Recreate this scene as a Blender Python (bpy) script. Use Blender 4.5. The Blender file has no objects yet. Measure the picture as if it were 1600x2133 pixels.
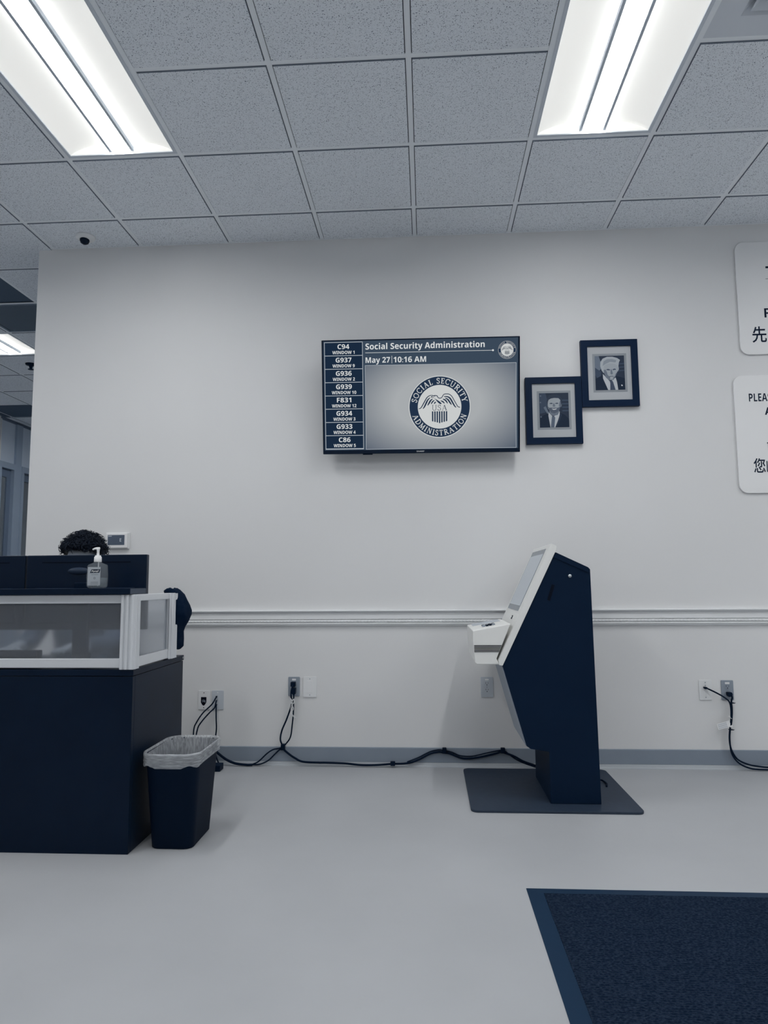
import bpy, bmesh, math, random
from mathutils import Vector, Matrix
random.seed(7)
PI = math.pi
scene = bpy.context.scene
COL = scene.collection

# ------------------------------------------------------------------ camera
cam_d = bpy.data.cameras.new('camera')
cam = bpy.data.objects.new('camera', cam_d)
COL.objects.link(cam)
scene.camera = cam
cam_d.sensor_fit = 'HORIZONTAL'
cam_d.sensor_width = 36.0
cam_d.lens = 1452.9 / 1600.0 * 36.0
cam_d.clip_start = 0.05
_r = Vector((0.99811983, 0.06094772, -0.00649472))
_u = Vector((0.01265783, -0.10128734, 0.99477669))
_f = Vector((-0.05997154, 0.99298854, 0.10186837))
cam.matrix_world = Matrix(((_r.x, _u.x, -_f.x, 0.0507), (_r.y, _u.y, -_f.y, -4.368),
                           (_r.z, _u.z, -_f.z, 1.1067), (0, 0, 0, 1)))

# ------------------------------------------------------------------ world, exposure
world = bpy.data.worlds.new('world')
scene.world = world
world.use_nodes = True
world.node_tree.nodes['Background'].inputs[0].default_value = (0.05, 0.06, 0.08, 1)
world.node_tree.nodes['Background'].inputs[1].default_value = 0.3
scene.view_settings.view_transform = 'Standard'
scene.view_settings.look = 'None'
scene.view_settings.gamma = 1.0
scene.view_settings.use_curve_mapping = False
scene.view_settings.exposure = 0.0
LENS_EMIT = 53.0      # lamp lens of each ceiling fixture
GLOW_EMIT = 9.0       # side lens of each ceiling fixture

# ------------------------------------------------------------------ helpers
def lin(v):
    v /= 255.0
    return v / 12.92 if v <= 0.04045 else ((v + 0.055) / 1.055) ** 2.4
def C(r, g, b):
    return (lin(r), lin(g), lin(b), 1.0)

def mat(name, col, rough=0.6, spec=0.3, metal=0.0, alpha=1.0, trans=0.0, ior=1.45, emit=None, estr=1.0, coat=0.0):
    m = bpy.data.materials.new(name)
    m.use_nodes = True
    b = m.node_tree.nodes['Principled BSDF']
    b.inputs['Base Color'].default_value = col
    b.inputs['Roughness'].default_value = rough
    b.inputs['Specular IOR Level'].default_value = spec
    b.inputs['Metallic'].default_value = metal
    b.inputs['Alpha'].default_value = alpha
    b.inputs['Transmission Weight'].default_value = trans
    b.inputs['IOR'].default_value = ior
    b.inputs['Coat Weight'].default_value = coat
    if emit:
        b.inputs['Emission Color'].default_value = emit
        b.inputs['Emission Strength'].default_value = estr
    return m

def noise_mat(name, c1, c2, scale=4.0, rough=0.6, spec=0.3, bump=0.0, bscale=40.0, metal=0.0, detail=4.0, stretch=(1, 1, 1), lo=0.35, hi=0.65):
    """two-colour noise, world position, optional fine bump"""
    m = mat(name, c1, rough, spec, metal)
    nt = m.node_tree; N = nt.nodes; L = nt.links
    b = N['Principled BSDF']
    g = N.new('ShaderNodeNewGeometry')
    mp = N.new('ShaderNodeMapping'); mp.inputs['Scale'].default_value = stretch
    L.new(g.outputs['Position'], mp.inputs['Vector'])
    n = N.new('ShaderNodeTexNoise'); n.inputs['Scale'].default_value = scale; n.inputs['Detail'].default_value = detail
    L.new(mp.outputs[0], n.inputs['Vector'])
    r = N.new('ShaderNodeValToRGB')
    r.color_ramp.elements[0].position = lo; r.color_ramp.elements[0].color = c1
    r.color_ramp.elements[1].position = hi; r.color_ramp.elements[1].color = c2
    L.new(n.outputs[0], r.inputs[0]); L.new(r.outputs[0], b.inputs['Base Color'])
    if bump:
        n2 = N.new('ShaderNodeTexNoise'); n2.inputs['Scale'].default_value = bscale; n2.inputs['Detail'].default_value = 3
        L.new(mp.outputs[0], n2.inputs['Vector'])
        bp = N.new('ShaderNodeBump'); bp.inputs['Strength'].default_value = bump; bp.inputs['Distance'].default_value = 0.01
        L.new(n2.outputs[0], bp.inputs['Height']); L.new(bp.outputs[0], b.inputs['Normal'])
    return m

def emis(name, col, s=1.0):
    m = bpy.data.materials.new(name); m.use_nodes = True
    nt = m.node_tree; nt.nodes.clear()
    e = nt.nodes.new('ShaderNodeEmission'); e.inputs[0].default_value = col; e.inputs[1].default_value = s
    o = nt.nodes.new('ShaderNodeOutputMaterial'); nt.links.new(e.outputs[0], o.inputs[0])
    return m

def cr(pts, n=8):
    """Catmull-Rom through points (any dimension)"""
    P = [Vector(p) for p in pts]
    if len(P) < 3: return P
    P = [P[0] * 2 - P[1]] + P + [P[-1] * 2 - P[-2]]
    out = []
    for i in range(1, len(P) - 2):
        for k in range(n):
            t = k / n
            a, b, c, d = P[i - 1], P[i], P[i + 1], P[i + 2]
            out.append(0.5 * ((2 * b) + (c - a) * t + (2 * a - 5 * b + 4 * c - d) * t * t + (3 * b - a - 3 * c + d) * t ** 3))
    out.append(P[-2])
    return out

class MB:
    def __init__(s): s.v = []; s.f = []; s.sm = []
    def add(s, vs, fs, smooth=False):
        o = len(s.v); s.v += [tuple(p) for p in vs]
        s.f += [tuple(i + o for i in f) for f in fs]; s.sm += [smooth] * len(fs)
        return s
    def box(s, x0, x1, y0, y1, z0, z1, bev=0.0):
        bm = bmesh.new()
        bmesh.ops.create_cube(bm, size=1)
        for v in bm.verts:
            v.co = ((x0 + x1) / 2 + v.co.x * (x1 - x0), (y0 + y1) / 2 + v.co.y * (y1 - y0), (z0 + z1) / 2 + v.co.z * (z1 - z0))
        if bev: bmesh.ops.bevel(bm, geom=bm.edges[:], offset=bev, segments=2, affect='EDGES', profile=0.5)
        s.bm(bm); return s
    def bm(s, bm, smooth=False):
        bm.verts.index_update()
        s.add([v.co[:] for v in bm.verts], [[v.index for v in f.verts] for f in bm.faces], smooth); bm.free()
    def prism(s, poly, a, b, axis='y', bev=0.0):
        """poly of 2D points in the plane of the other two axes, extruded a..b"""
        def P(p, t):
            return {'y': (p[0], t, p[1]), 'x': (t, p[0], p[1]), 'z': (p[0], p[1], t)}[axis]
        bm = bmesh.new()
        va = [bm.verts.new(P(p, a)) for p in poly]; vb = [bm.verts.new(P(p, b)) for p in poly]
        n = len(poly)
        bm.faces.new(va); bm.faces.new(vb[::-1])
        for i in range(n): bm.faces.new((va[i], vb[i], vb[(i + 1) % n], va[(i + 1) % n]))
        bmesh.ops.recalc_face_normals(bm, faces=bm.faces[:])
        if bev: bmesh.ops.bevel(bm, geom=bm.edges[:], offset=bev, segments=2, affect='EDGES', profile=0.5)
        s.bm(bm); return s
    def loft(s, rings, closed=True, cap0=True, cap1=True, smooth=True):
        n = len(rings[0]); vs = [p for r in rings for p in r]; fs = []
        for i in range(len(rings) - 1):
            for j in range(n if closed else n - 1):
                k = (j + 1) % n
                fs.append((i * n + j, i * n + k, (i + 1) * n + k, (i + 1) * n + j))
        if cap0: fs.append(tuple(range(n))[::-1])
        if cap1: fs.append(tuple((len(rings) - 1) * n + j for j in range(n)))
        s.add(vs, fs, smooth); return s
    def tube(s, pts, r, seg=8, n=6, smooth=True):
        P = cr(pts, n)
        rr = r if callable(r) else (lambda t: r)
        rings = []; up = Vector((0.13, 0.31, 0.94)).normalized(); m = len(P)
        for i, p in enumerate(P):
            d = (P[min(i + 1, m - 1)] - P[max(i - 1, 0)])
            if d.length < 1e-9: d = Vector((0, 0, 1))
            d.normalize()
            a = d.cross(up)
            if a.length < 1e-3: a = d.cross(Vector((1, 0, 0)))
            a.normalize(); b = d.cross(a); up = -b if b.dot(up) < 0 else b
            a = d.cross(up).normalized(); q = rr(i / max(1, m - 1))
            rings.append([p + (a * math.cos(2 * PI * k / seg) + up * math.sin(2 * PI * k / seg)) * q for k in range(seg)])
        return s.loft(rings, smooth=smooth)
    def cyl(s, p0, p1, r0, r1=None, seg=20, smooth=True):
        p0, p1 = Vector(p0), Vector(p1); d = (p1 - p0).normalized()
        a = d.cross(Vector((0.2, 0.5, 0.84)) if abs(d.z) < 0.9 else Vector((1, 0, 0))).normalized(); b = d.cross(a)
        r1 = r0 if r1 is None else r1
        R = [[p + (a * math.cos(2 * PI * k / seg) + b * math.sin(2 * PI * k / seg)) * r for k in range(seg)] for p, r in ((p0, r0), (p1, r1))]
        s.loft(R, smooth=smooth, cap0=False, cap1=False)
        s.add(R[0], [tuple(range(seg))[::-1]]); s.add(R[1], [tuple(range(seg))]); return s
    def lathe(s, prof, c=(0, 0, 0), seg=28, axis='z'):
        rings = []
        for r, z in prof:
            ring = []
            for k in range(seg):
                x, y = r * math.cos(2 * PI * k / seg), r * math.sin(2 * PI * k / seg)
                ring.append({'z': (c[0] + x, c[1] + y, c[2] + z), 'y': (c[0] + x, c[1] + z, c[2] + y)}[axis])
            rings.append(ring)
        return s.loft(rings)
    def build(s, name, m, parent=None, local=False, shade=None):
        me = bpy.data.meshes.new(name)
        off = Vector((0, 0, 0))
        if parent is not None and not local:
            p = parent
            while p is not None: off += p.location; p = p.parent
        if 'lettering' in name or name in ('label_print', 'display_marks', 'print_marks', 'seal_emblem', 'slots', 'usb_tongue', 'inner_wires'): self_kind = 'stuff'
        else: self_kind = None
        me.from_pydata([(v[0] - off.x, v[1] - off.y, v[2] - off.z) for v in s.v], [], s.f)
        if any(s.sm): me.polygons.foreach_set('use_smooth', s.sm)
        me.materials.append(m)
        me.update()
        bm = bmesh.new(); bm.from_mesh(me)
        bmesh.ops.recalc_face_normals(bm, faces=bm.faces[:]); bm.to_mesh(me); bm.free()
        o = bpy.data.objects.new(name, me); COL.objects.link(o)
        if parent is not None: o.parent = parent
        if self_kind: o['kind'] = self_kind
        return o

def rrect(x0, x1, y0, y1, r, n=5):
    out = []
    for cx, cy, a in ((x1 - r, y1 - r, 0), (x0 + r, y1 - r, PI / 2), (x0 + r, y0 + r, PI), (x1 - r, y0 + r, 1.5 * PI)):
        for k in range(n + 1):
            t = a + PI / 2 * k / n
            out.append((cx + r * math.cos(t), cy + r * math.sin(t)))
    return out

def tag(o, label=None, cat=None, group=None, kind=None):
    if label: o['label'] = label
    if cat: o['category'] = cat
    if group: o['group'] = group
    if kind: o['kind'] = kind
    return o
def thing(name, label, cat, loc=(0, 0, 0), group=None):
    o = bpy.data.objects.new(name, None); COL.objects.link(o); o.location = loc
    o.empty_display_size = 0.1
    return tag(o, label, cat, group)
def copy_tree(o, parent=None):
    c = o.copy(); COL.objects.link(c)
    if parent is not None: c.parent = parent
    for ch in o.children: copy_tree(ch, c)
    return c

_glyph = {}
def boldsans(sv):
    o = ''
    for c in sv:
        if 'A' <= c <= 'Z': o += chr(0x1D5D4 + ord(c) - 65)
        elif 'a' <= c <= 'z': o += chr(0x1D5EE + ord(c) - 97)
        elif '0' <= c <= '9': o += chr(0x1D7EC + ord(c) - 48)
        else: o += c
    return o
def glyph(sv, bold=0.0):
    k = (sv, bold)
    if k in _glyph: return _glyph[k]
    cu = bpy.data.curves.new('text_tmp', 'FONT'); cu.body = sv; cu.size = 1.0; cu.offset = bold; cu.resolution_u = 3
    ob = bpy.data.objects.new('text_tmp', cu); COL.objects.link(ob)
    bpy.context.view_layer.update()
    me = bpy.data.meshes.new_from_object(ob.evaluated_get(bpy.context.evaluated_depsgraph_get()))
    vs = [(v.co.x, v.co.y) for v in me.vertices]; fs = [tuple(p.vertices) for p in me.polygons]
    bpy.data.objects.remove(ob); bpy.data.curves.remove(cu); bpy.data.meshes.remove(me)
    _glyph[k] = (vs, fs); return _glyph[k]
def text(mb, sv, cx, cy, h, w=None, f=None, bold=0.02, align='c', cap=0.72):
    """flat lettering: cap height h, centred on cy; f maps (x, y) to 3D"""
    vs, fs = glyph(boldsans(sv), bold if any(ord(c) > 0x2000 for c in sv) else 0.0)
    x0 = min(v[0] for v in vs); x1 = max(v[0] for v in vs)
    sy = h / cap; sx = (w / (x1 - x0)) if w else sy
    ox = cx - {'c': (x1 - x0) / 2, 'l': 0, 'r': (x1 - x0)}[align] * sx
    mb.add([f(ox + (v[0] - x0) * sx, cy - h / 2 + v[1] * sy) for v in vs], fs)
def ribbon(mb, pts, w, f, n=6, closed=False):
    P = cr([(p[0], p[1], 0) for p in pts], n)
    ww = w if callable(w) else (lambda t: w)
    L = []; R = []
    for i, p in enumerate(P):
        d = P[min(i + 1, len(P) - 1)] - P[max(i - 1, 0)]
        if d.length < 1e-9: continue
        d.normalize(); nn = Vector((-d.y, d.x, 0)) * ww(i / max(1, len(P) - 1)) / 2
        L.append(p + nn); R.append(p - nn)
    vs = [f(p.x, p.y) for p in L + R]; n_ = len(L)
    mb.add(vs, [(i, i + 1, n_ + i + 1, n_ + i) for i in range(n_ - 1)])
def disc(mb, cx, cy, r0, r1, f, seg=72, a0=0, a1=2 * PI):
    if r0 <= 0:
        mb.add([f(cx + r1 * math.cos(2 * PI * k / seg), cy + r1 * math.sin(2 * PI * k / seg)) for k in range(seg)], [tuple(range(seg))]); return
    vs = []
    for r in (r0, r1):
        vs += [f(cx + r * math.cos(2 * PI * k / seg), cy + r * math.sin(2 * PI * k / seg)) for k in range(seg)]
    mb.add(vs, [(k, (k + 1) % seg, seg + (k + 1) % seg, seg + k) for k in range(seg)])
def poly(mb, pts, f, smooth_n=0):
    P = cr([(p[0], p[1], 0) for p in pts + [pts[0]]], smooth_n)[:-1] if smooth_n else [Vector((p[0], p[1], 0)) for p in pts]
    mb.add([f(p.x, p.y) for p in P], [tuple(range(len(P)))])
def rect(mb, x0, x1, y0, y1, f):
    mb.add([f(x0, y0), f(x1, y0), f(x1, y1), f(x0, y1)], [(0, 1, 2, 3)])

# ------------------------------------------------------------------ materials
H = 3.3667
T = 0.6096
NAVY = (0.0022, 0.0105, 0.029, 1)
M = {}
M['wall'] = noise_mat('painted_wall', C(227, 228, 229), C(231, 232, 233), 0.8, 0.85, 0.15, detail=2)
M['wall_dim'] = mat('painted_side_wall', C(222, 225, 229), 0.85, 0.15)
M['floor'] = noise_mat('sealed_floor', C(174, 177, 181), C(181, 184, 188), 1.3, 0.45, 0.3, detail=6)
M['base'] = noise_mat('rubber_cove_base', C(136, 147, 160), C(143, 154, 167), 3, 0.5, 0.2)
M['toe'] = mat('cove_toe', C(188, 194, 200), 0.5, 0.3)
M['trim'] = mat('gloss_white_trim', C(234, 236, 238), 0.45, 0.4)
M['tee'] = mat('ceiling_tee_paint', C(240, 245, 250), 0.5, 0.3)
M['deck'] = mat('plenum_deck', C(60, 66, 74), 0.9, 0.1)
M['panel_smooth'] = mat('smooth_ceiling_panel', C(214, 220, 228), 0.6, 0.3)
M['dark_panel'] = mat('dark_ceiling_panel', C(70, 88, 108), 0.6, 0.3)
M['grille'] = mat('return_grille_metal', C(112, 128, 146), 0.5, 0.4)
M['fix_metal'] = mat('fixture_metal', C(204, 212, 222), 0.4, 0.4)
M['fix_rib'] = mat('fixture_rib', C(196, 206, 218), 0.5, 0.3)
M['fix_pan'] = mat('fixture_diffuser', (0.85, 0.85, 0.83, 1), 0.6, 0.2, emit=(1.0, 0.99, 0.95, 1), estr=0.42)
M['lens'] = emis('lamp_lens', (0.99, 0.99, 0.985, 1), LENS_EMIT)
M['glow'] = emis('lamp_side_lens', (0.99, 0.985, 0.955, 1), GLOW_EMIT)
M['white'] = mat('white_plastic', C(240, 241, 242), 0.4, 0.4)
M['offwhite'] = mat('offwhite_plastic', C(232, 234, 236), 0.45, 0.4)
M['greyplate'] = mat('grey_plate', C(146, 156, 168), 0.45, 0.25)
M['lightgrey'] = mat('light_grey_plastic', C(196, 203, 211), 0.5, 0.3)
M['black'] = mat('black_plastic', NAVY, 0.5, 0.10)
M['blackgloss'] = mat('black_gloss', NAVY, 0.25, 0.22)
M['rubber'] = mat('black_rubber', NAVY, 0.6, 0.09)
M['laminate'] = noise_mat('black_laminate', (0.0022, 0.0095, 0.026, 1), (0.003, 0.0115, 0.030, 1), 6, 0.38, 0.14)
M['alu'] = mat('satin_aluminium', C(226, 229, 233), 0.36, 0.5, metal=0.25)
M['navyink'] = mat('dark_ink', C(22, 34, 54), 0.7, 0.1)
M['chrome'] = mat('chrome', C(200, 204, 208), 0.25, 0.5, metal=1.0)
M['slot'] = mat('dark_slot', (0.003, 0.006, 0.014, 1), 0.8, 0.1)

def tile_material():
    m = mat('acoustic_tile', C(196, 201, 207), 0.95, 0.05)
    nt = m.node_tree; N = nt.nodes; L = nt.links; b = N['Principled BSDF']
    g = N.new('ShaderNodeNewGeometry')
    nz = N.new('ShaderNodeTexNoise'); nz.inputs['Scale'].default_value = 35; nz.inputs['Detail'].default_value = 2
    L.new(g.outputs['Position'], nz.inputs['Vector'])
    wob = N.new('ShaderNodeVectorMath'); wob.operation = 'MULTIPLY_ADD'
    wob.inputs[1].default_value = (0.02, 0.02, 0.0)
    L.new(nz.outputs['Color'], wob.inputs[0]); L.new(g.outputs['Position'], wob.inputs[2])
    facs = []
    for sc, lo, hi, off in ((120, 0.18, 0.28, 0.0), (72, 0.09, 0.15, 7.3), (200, 0.22, 0.36, 3.1)):
        mp = N.new('ShaderNodeMapping'); mp.inputs['Scale'].default_value = (1.0, 1.25, 0.0); mp.inputs['Location'].default_value = (off, off, 0)
        L.new(wob.outputs[0], mp.inputs['Vector'])
        v = N.new('ShaderNodeTexVoronoi'); v.inputs['Scale'].default_value = sc
        L.new(mp.outputs[0], v.inputs['Vector'])
        # keep only part of the cells as pits
        sep = N.new('ShaderNodeSeparateColor'); L.new(v.outputs['Color'], sep.inputs[0])
        gt = N.new('ShaderNodeMath'); gt.operation = 'GREATER_THAN'; gt.inputs[1].default_value = 0.30
        L.new(sep.outputs[0], gt.inputs[0])
        mr = N.new('ShaderNodeMapRange'); mr.inputs[1].default_value = lo; mr.inputs[2].default_value = hi
        mr.inputs[3].default_value = 1.0; mr.inputs[4].default_value = 0.0
        L.new(v.outputs['Distance'], mr.inputs[0])
        mu = N.new('ShaderNodeMath'); mu.operation = 'MULTIPLY'; L.new(mr.outputs[0], mu.inputs[0]); L.new(gt.outputs[0], mu.inputs[1])
        facs.append(mu)
    mx = N.new('ShaderNodeMath'); mx.operation = 'MAXIMUM'; L.new(facs[0].outputs[0], mx.inputs[0]); L.new(facs[1].outputs[0], mx.inputs[1])
    mx2 = N.new('ShaderNodeMath'); mx2.operation = 'MAXIMUM'; L.new(mx.outputs[0], mx2.inputs[0])
    h = N.new('ShaderNodeMath'); h.operation = 'MULTIPLY'; h.inputs[1].default_value = 0.5
    L.new(facs[2].outputs[0], h.inputs[0]); L.new(h.outputs[0], mx2.inputs[1])
    n3 = N.new('ShaderNodeTexNoise'); n3.inputs['Scale'].default_value = 1.5
    L.new(g.outputs['Position'], n3.inputs['Vector'])
    base = N.new('ShaderNodeMix'); base.data_type = 'RGBA'
    base.inputs[6].default_value = C(230, 236, 243); base.inputs[7].default_value = C(236, 241, 247)
    L.new(n3.outputs[0], base.inputs[0])
    mix = N.new('ShaderNodeMix'); mix.data_type = 'RGBA'
    L.new(mx2.outputs[0], mix.inputs[0]); L.new(base.outputs[2], mix.inputs[6])
    mix.inputs[7].default_value = C(92, 104, 124)
    L.new(mix.outputs[2], b.inputs['Base Color'])
    return m
M['tile'] = tile_material()
M['tile_edge'] = mat('tile_raw_edge', C(128, 138, 152), 0.95, 0.05)

# ------------------------------------------------------------------ room shell
XL, XR, YF, YB = -5.6, 4.27, -6.46, 6.6
XE = -2.54        # free left end of the back wall
def struct(name, mb, m, label=None):
    o = mb.build(name, m); o['kind'] = 'structure'
    if label: o['label'] = label
    return o
floor = struct('floor', MB().box(XL - 1.6, XR + .15, YF - .15, YB + .15, -0.10, 0.0), M['floor'], 'pale grey sealed floor of the waiting room')
wall_back = struct('wall_back', MB().box(XE, XR, 0.0, 0.12, 0.0, H + 0.02), M['wall'], 'pale painted wall carrying the screen and framed portraits')
struct('wall_right', MB().box(XR, XR + .12, YF, 0.12, 0.0, H + .3), M['wall'], 'painted side wall at right outside the view')
struct('wall_front', MB().box(XL - 1.5, XR + .12, YF - .12, YF, 0.0, H + .3), M['wall'], 'painted wall behind the viewer')
struct('wall_corridor', MB().box(XE, XE + .12, 0.12, YB, 0.0, H + .02), M['wall_dim'], 'inner side wall of the corridor behind the main wall')
struct('wall_far', MB().box(XL - 1.5, XE + .12, YB, YB + .12, 0.0, H + .3), M['wall_dim'], 'end wall of the corridor')

cc = MB().box(XL, XE, 0.6, YB, 0.0, .006).build('bounce_cut_carpet', noise_mat('added_bounce_cut_pile', C(120, 130, 142), C(130, 140, 152), 60, 0.95, 0.05, bump=.1, bscale=400))  # unseen carpet, added to cut floor bounce onto the corridor ceiling
tag(cc, 'unseen grey carpet added to cut light bouncing off the corridor floor', 'carpet')
# left wall with framed office fronts
wl = MB()
wl.box(XL - .12, XL, YF, 4.45, 0.0, H + .02)
wall_left = struct('wall_left', wl, M['wall_dim'], 'office front wall running along the corridor')
M['front_panel'] = mat('office_front_panel', C(204, 216, 230), 0.5, 0.3)
M['front_metal'] = mat('office_front_metal', C(160, 176, 196), 0.4, 0.4)
M['post_dark'] = mat('office_front_post', C(112, 128, 150), 0.4, 0.4)
MB().box(XL - .10, XL - .02, 4.45, YB, H - .03, H + .02).build('head_track', M['post_dark'], wall_left)
MB().box(XL - .09, XL - .03, 4.45, 4.83, 2.77, H - .03).build('upper_panel', M['front_panel'], wall_left)
MB().box(XL - .09, XL - .03, 4.93, 5.55, 2.77, H - .03).build('upper_panel', M['front_panel'], wall_left)
MB().box(XL - .09, XL - .03, 5.55, YB, 0, H - .03).build('upper_panel', M['front_panel'], wall_left)
MB().box(XL - .10, XL, 4.83, 4.97, 0, H - .03).build('post', M['front_metal'], wall_left)
MB().box(XL - .10, XL + .005, 4.455, 4.47, 2.77, H - .03).build('post', M['trim'], wall_left)
M['glass'] = mat('office_glass', C(170, 182, 194), 0.15, 0.4, alpha=0.35)
def office_door(n, y0, y1):
    d = MB().box(XL - .10, XL + .01, y0, y1, 2.69, 2.77).box(XL - .10, XL + .01, y0, y0 + .06, 0, 2.69).box(XL - .10, XL + .01, y1 - .04, y1, 0, 2.69).build('door_%d' % n, M['front_metal'])
    d['kind'] = 'structure'; d['label'] = ['grey framed glass office door by the corridor ceiling light', 'narrow grey framed glass office door beside the main wall edge'][n - 1]
    MB().box(XL - .075, XL - .04, y0 + .06, y0 + .09, 0.01, 2.68).box(XL - .075, XL - .04, y1 - .13, y1 - .04, 0.01, 2.68).box(XL - .075, XL - .04, y0 + .09, y1 - .13, 0.01, .12).box(XL - .075, XL - .04, y0 + .09, y1 - .13, 2.58, 2.68).build('door_leaf', M['post_dark'], d)
    MB().box(XL - .062, XL - .054, y0 + .09, y1 - .13, .12, 2.58).build('pane', M['glass'], d)
    MB().cyl((XL - .04, y1 - .09, 1.02), (XL + .01, y1 - .09, 1.02), .012).box(XL + .0, XL + .02, y1 - .19, y1 - .08, 1.01, 1.03).build('handle', M['chrome'], d)
office_door(1, 4.45, 4.83)
office_door(2, 4.97, 5.55)
struct('wall_office', MB().box(XL - 1.5, XL - 1.4, 3.4, YB, 0, H + .3).box(XL - 1.4, XL - .12, 3.3, 3.4, 0, H + .3), M['wall_dim'], 'back wall of the office behind the glass doors')

# baseboard, cove toe and chair rail
bb = struct('baseboard_back', MB().prism([(0, .027), (-.006, .027), (-.006, .110), (-.003, .1135), (0, .1135)], XE, XR, 'x'), M['base'], 'grey rubber cove base along the foot of the wall')
MB().prism([(0, 0), (-.014, 0), (-.0135, .006), (-.010, .010), (-.0075, .026), (0, .026)], XE, XR, 'x').build('cove_toe', M['toe'], bb)
rail_prof = [(0, .944), (-.029, .944), (-.033, .941), (-.033, .937), (-.027, .933), (-.015, .929), (-.010, .922), (-.011, .9165), (-.018, .9145),
             (-.019, .888), (-.011, .885), (-.010, .866), (-.021, .863), (-.021, .857), (-.013, .853), (-.013, .849), (-.008, .844), (0, .842)]
tr = struct('trim_1', MB().prism(rail_prof, XE, XR, 'x'), M['trim'], 'white moulded chair rail with a rope bead across the wall')
rp = MB(); seg = 10; rings = []
nb = int((XR - XE) / 0.0042)
for i in range(nb + 1):
    x = XE + i * 0.0042; ring = []
    for k in range(seg):
        a = 2 * PI * k / seg
        r = 0.0078 * (1 + 0.20 * math.cos(2 * (a - 2 * PI * x / 0.042)))
        ring.append((x, -.0125 + r * math.cos(a), .8755 + r * math.sin(a)))
    rings.append(ring)
rp.loft(rings).build('rope_bead', M['trim'], tr)

# ------------------------------------------------------------------ ceiling
ceiling = struct('ceiling', MB().box(XL - 1.5, XR + .12, YF, YB + .12, H + .22, H + .30), M['deck'], 'suspended ceiling of speckled acoustic tiles in a metal grid')
P0 = 0.3585
rows = []                                   # (y0, y1) per tile row, from far to near
y = YB
ylines = sorted([-P0 - T * k for k in range(0, 10)] + [-P0 + T * k for k in range(1, 12)] + [YF])
ylines = [v for v in ylines if YF <= v < YB] + [YB]
xlines = [XL] + [T * k for k in range(-9, 8) if XL + .02 < T * k < XR - .01] + [XR]
FIX = []                                    # (col x0, y0, y1)
for cx in (-7, -3, 1, 5):
    for ry in (-P0 - 3 * T, -P0 - 7 * T):
        FIX.append((cx * T, ry, ry + 2 * T))
FIX.append((-7 * T, -P0 + 3 * T, -P0 + 4 * T))
FIX.append((-7 * T, -P0 + 6 * T, -P0 + 8 * T))  # extra fixture hidden behind the wall, added to brighten the corridor

def in_fix(x, y):
    return any(fx < x < fx + T and f0 < y < f1 for fx, f0, f1 in FIX)
SPECIAL = {}                                # special lay-in panels keyed by tile centre
def key(x, y): return (round(x, 2), round(y, 2))
VENT = (2.5 * T, -P0 - 2.5 * T)
DARK = (-5.5 * T, -P0 + 1.5 * T)
GRIL = (-5.5 * T, -P0 + 2.5 * T)
TW = 0.0125
DROP = 0.005
tile_cache = {}
far_stuff = MB()
def tile_geo(w, d):
    k = (round(w, 3), round(d, 3))
    if k not in tile_cache:
        me = bpy.data.meshes.new('ceiling_tile')
        g = 0.0150                           # reveal beside each tee
        hx, hy = w / 2 - g, d / 2 - g
        ix, iy = hx - .0015, hy - .0015
        vs = [(-hx, -hy, .004), (hx, -hy, .004), (hx, hy, .004), (-hx, hy, .004), (-ix, -iy, -DROP), (ix, -iy, -DROP), (ix, iy, -DROP), (-ix, iy, -DROP)]
        me.from_pydata(vs, [], [(0, 1, 5, 4), (1, 2, 6, 5), (2, 3, 7, 6), (3, 0, 4, 7), (4, 5, 6, 7), (3, 2, 1, 0)])
        me.materials.append(M['tile']); me.materials.append(M['tile_edge'])
        for p in me.polygons: p.material_index = 1 if p.index < 4 else 0
        me.update(); tile_cache[k] = me
    return tile_cache[k]
for i in range(len(xlines) - 1):
    for j in range(len(ylines) - 1):
        x0, x1, y0, y1 = xlines[i], xlines[i + 1], ylines[j], ylines[j + 1]
        if x0 > XE + .05 and y0 > -0.001: continue                   # nothing behind the back wall
        if x0 > XE + .05 and y1 > 0.001: y1 = 0.0                    # cut row that meets the back wall
        cx, cy = (x0 + x1) / 2, (y0 + y1) / 2
        if in_fix(cx, cy) or x1 - x0 < .05 or y1 - y0 < .05: continue
        if any(abs(cx - s[0]) < .1 and abs(cy - s[1]) < .1 for s in (VENT, DARK, GRIL)): continue
        me = tile_geo(x1 - x0, y1 - y0)
        if y1 < -4.0:
            far_stuff.add([(v.co.x + cx, v.co.y + cy, v.co.z + H) for v in me.vertices], [tuple(p.vertices) for p in me.polygons])
            continue
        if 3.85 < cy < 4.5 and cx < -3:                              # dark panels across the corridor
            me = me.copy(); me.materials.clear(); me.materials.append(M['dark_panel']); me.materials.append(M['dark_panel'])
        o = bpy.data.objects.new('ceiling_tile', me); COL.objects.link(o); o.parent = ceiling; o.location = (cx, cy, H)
o = far_stuff.build('ceiling_tile_field', M['tile'], ceiling); o['kind'] = 'stuff'
# plain blanking strip over the jog above the wall end
for x in xlines[1:-1]:
    ye = 0.0 if x > XE else YB
    MB().box(x - TW, x + TW, YF, ye, H, H + .004).box(x - .002, x + .002, YF, ye, H + .004, H + .04).build('main_tee', M['tee'], ceiling)
for yv in ylines[1:-1]:
    mb = MB(); n = 0
    for i in range(len(xlines) - 1):
        x0, x1 = xlines[i], xlines[i + 1]
        if yv > 0 and x0 > XE - .2: continue
        if in_fix((x0 + x1) / 2, yv): continue
        mb.box(x0 + TW, x1 - TW, yv - TW, yv + TW, H + .0006, H + .004); n += 1
    if n: mb.build('cross_tee', M['tee'], ceiling)
MB().box(XE, XR, -.020, 0.0, H - .001, H + .003).build('wall_angle', M['tee'], ceiling)

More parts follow.
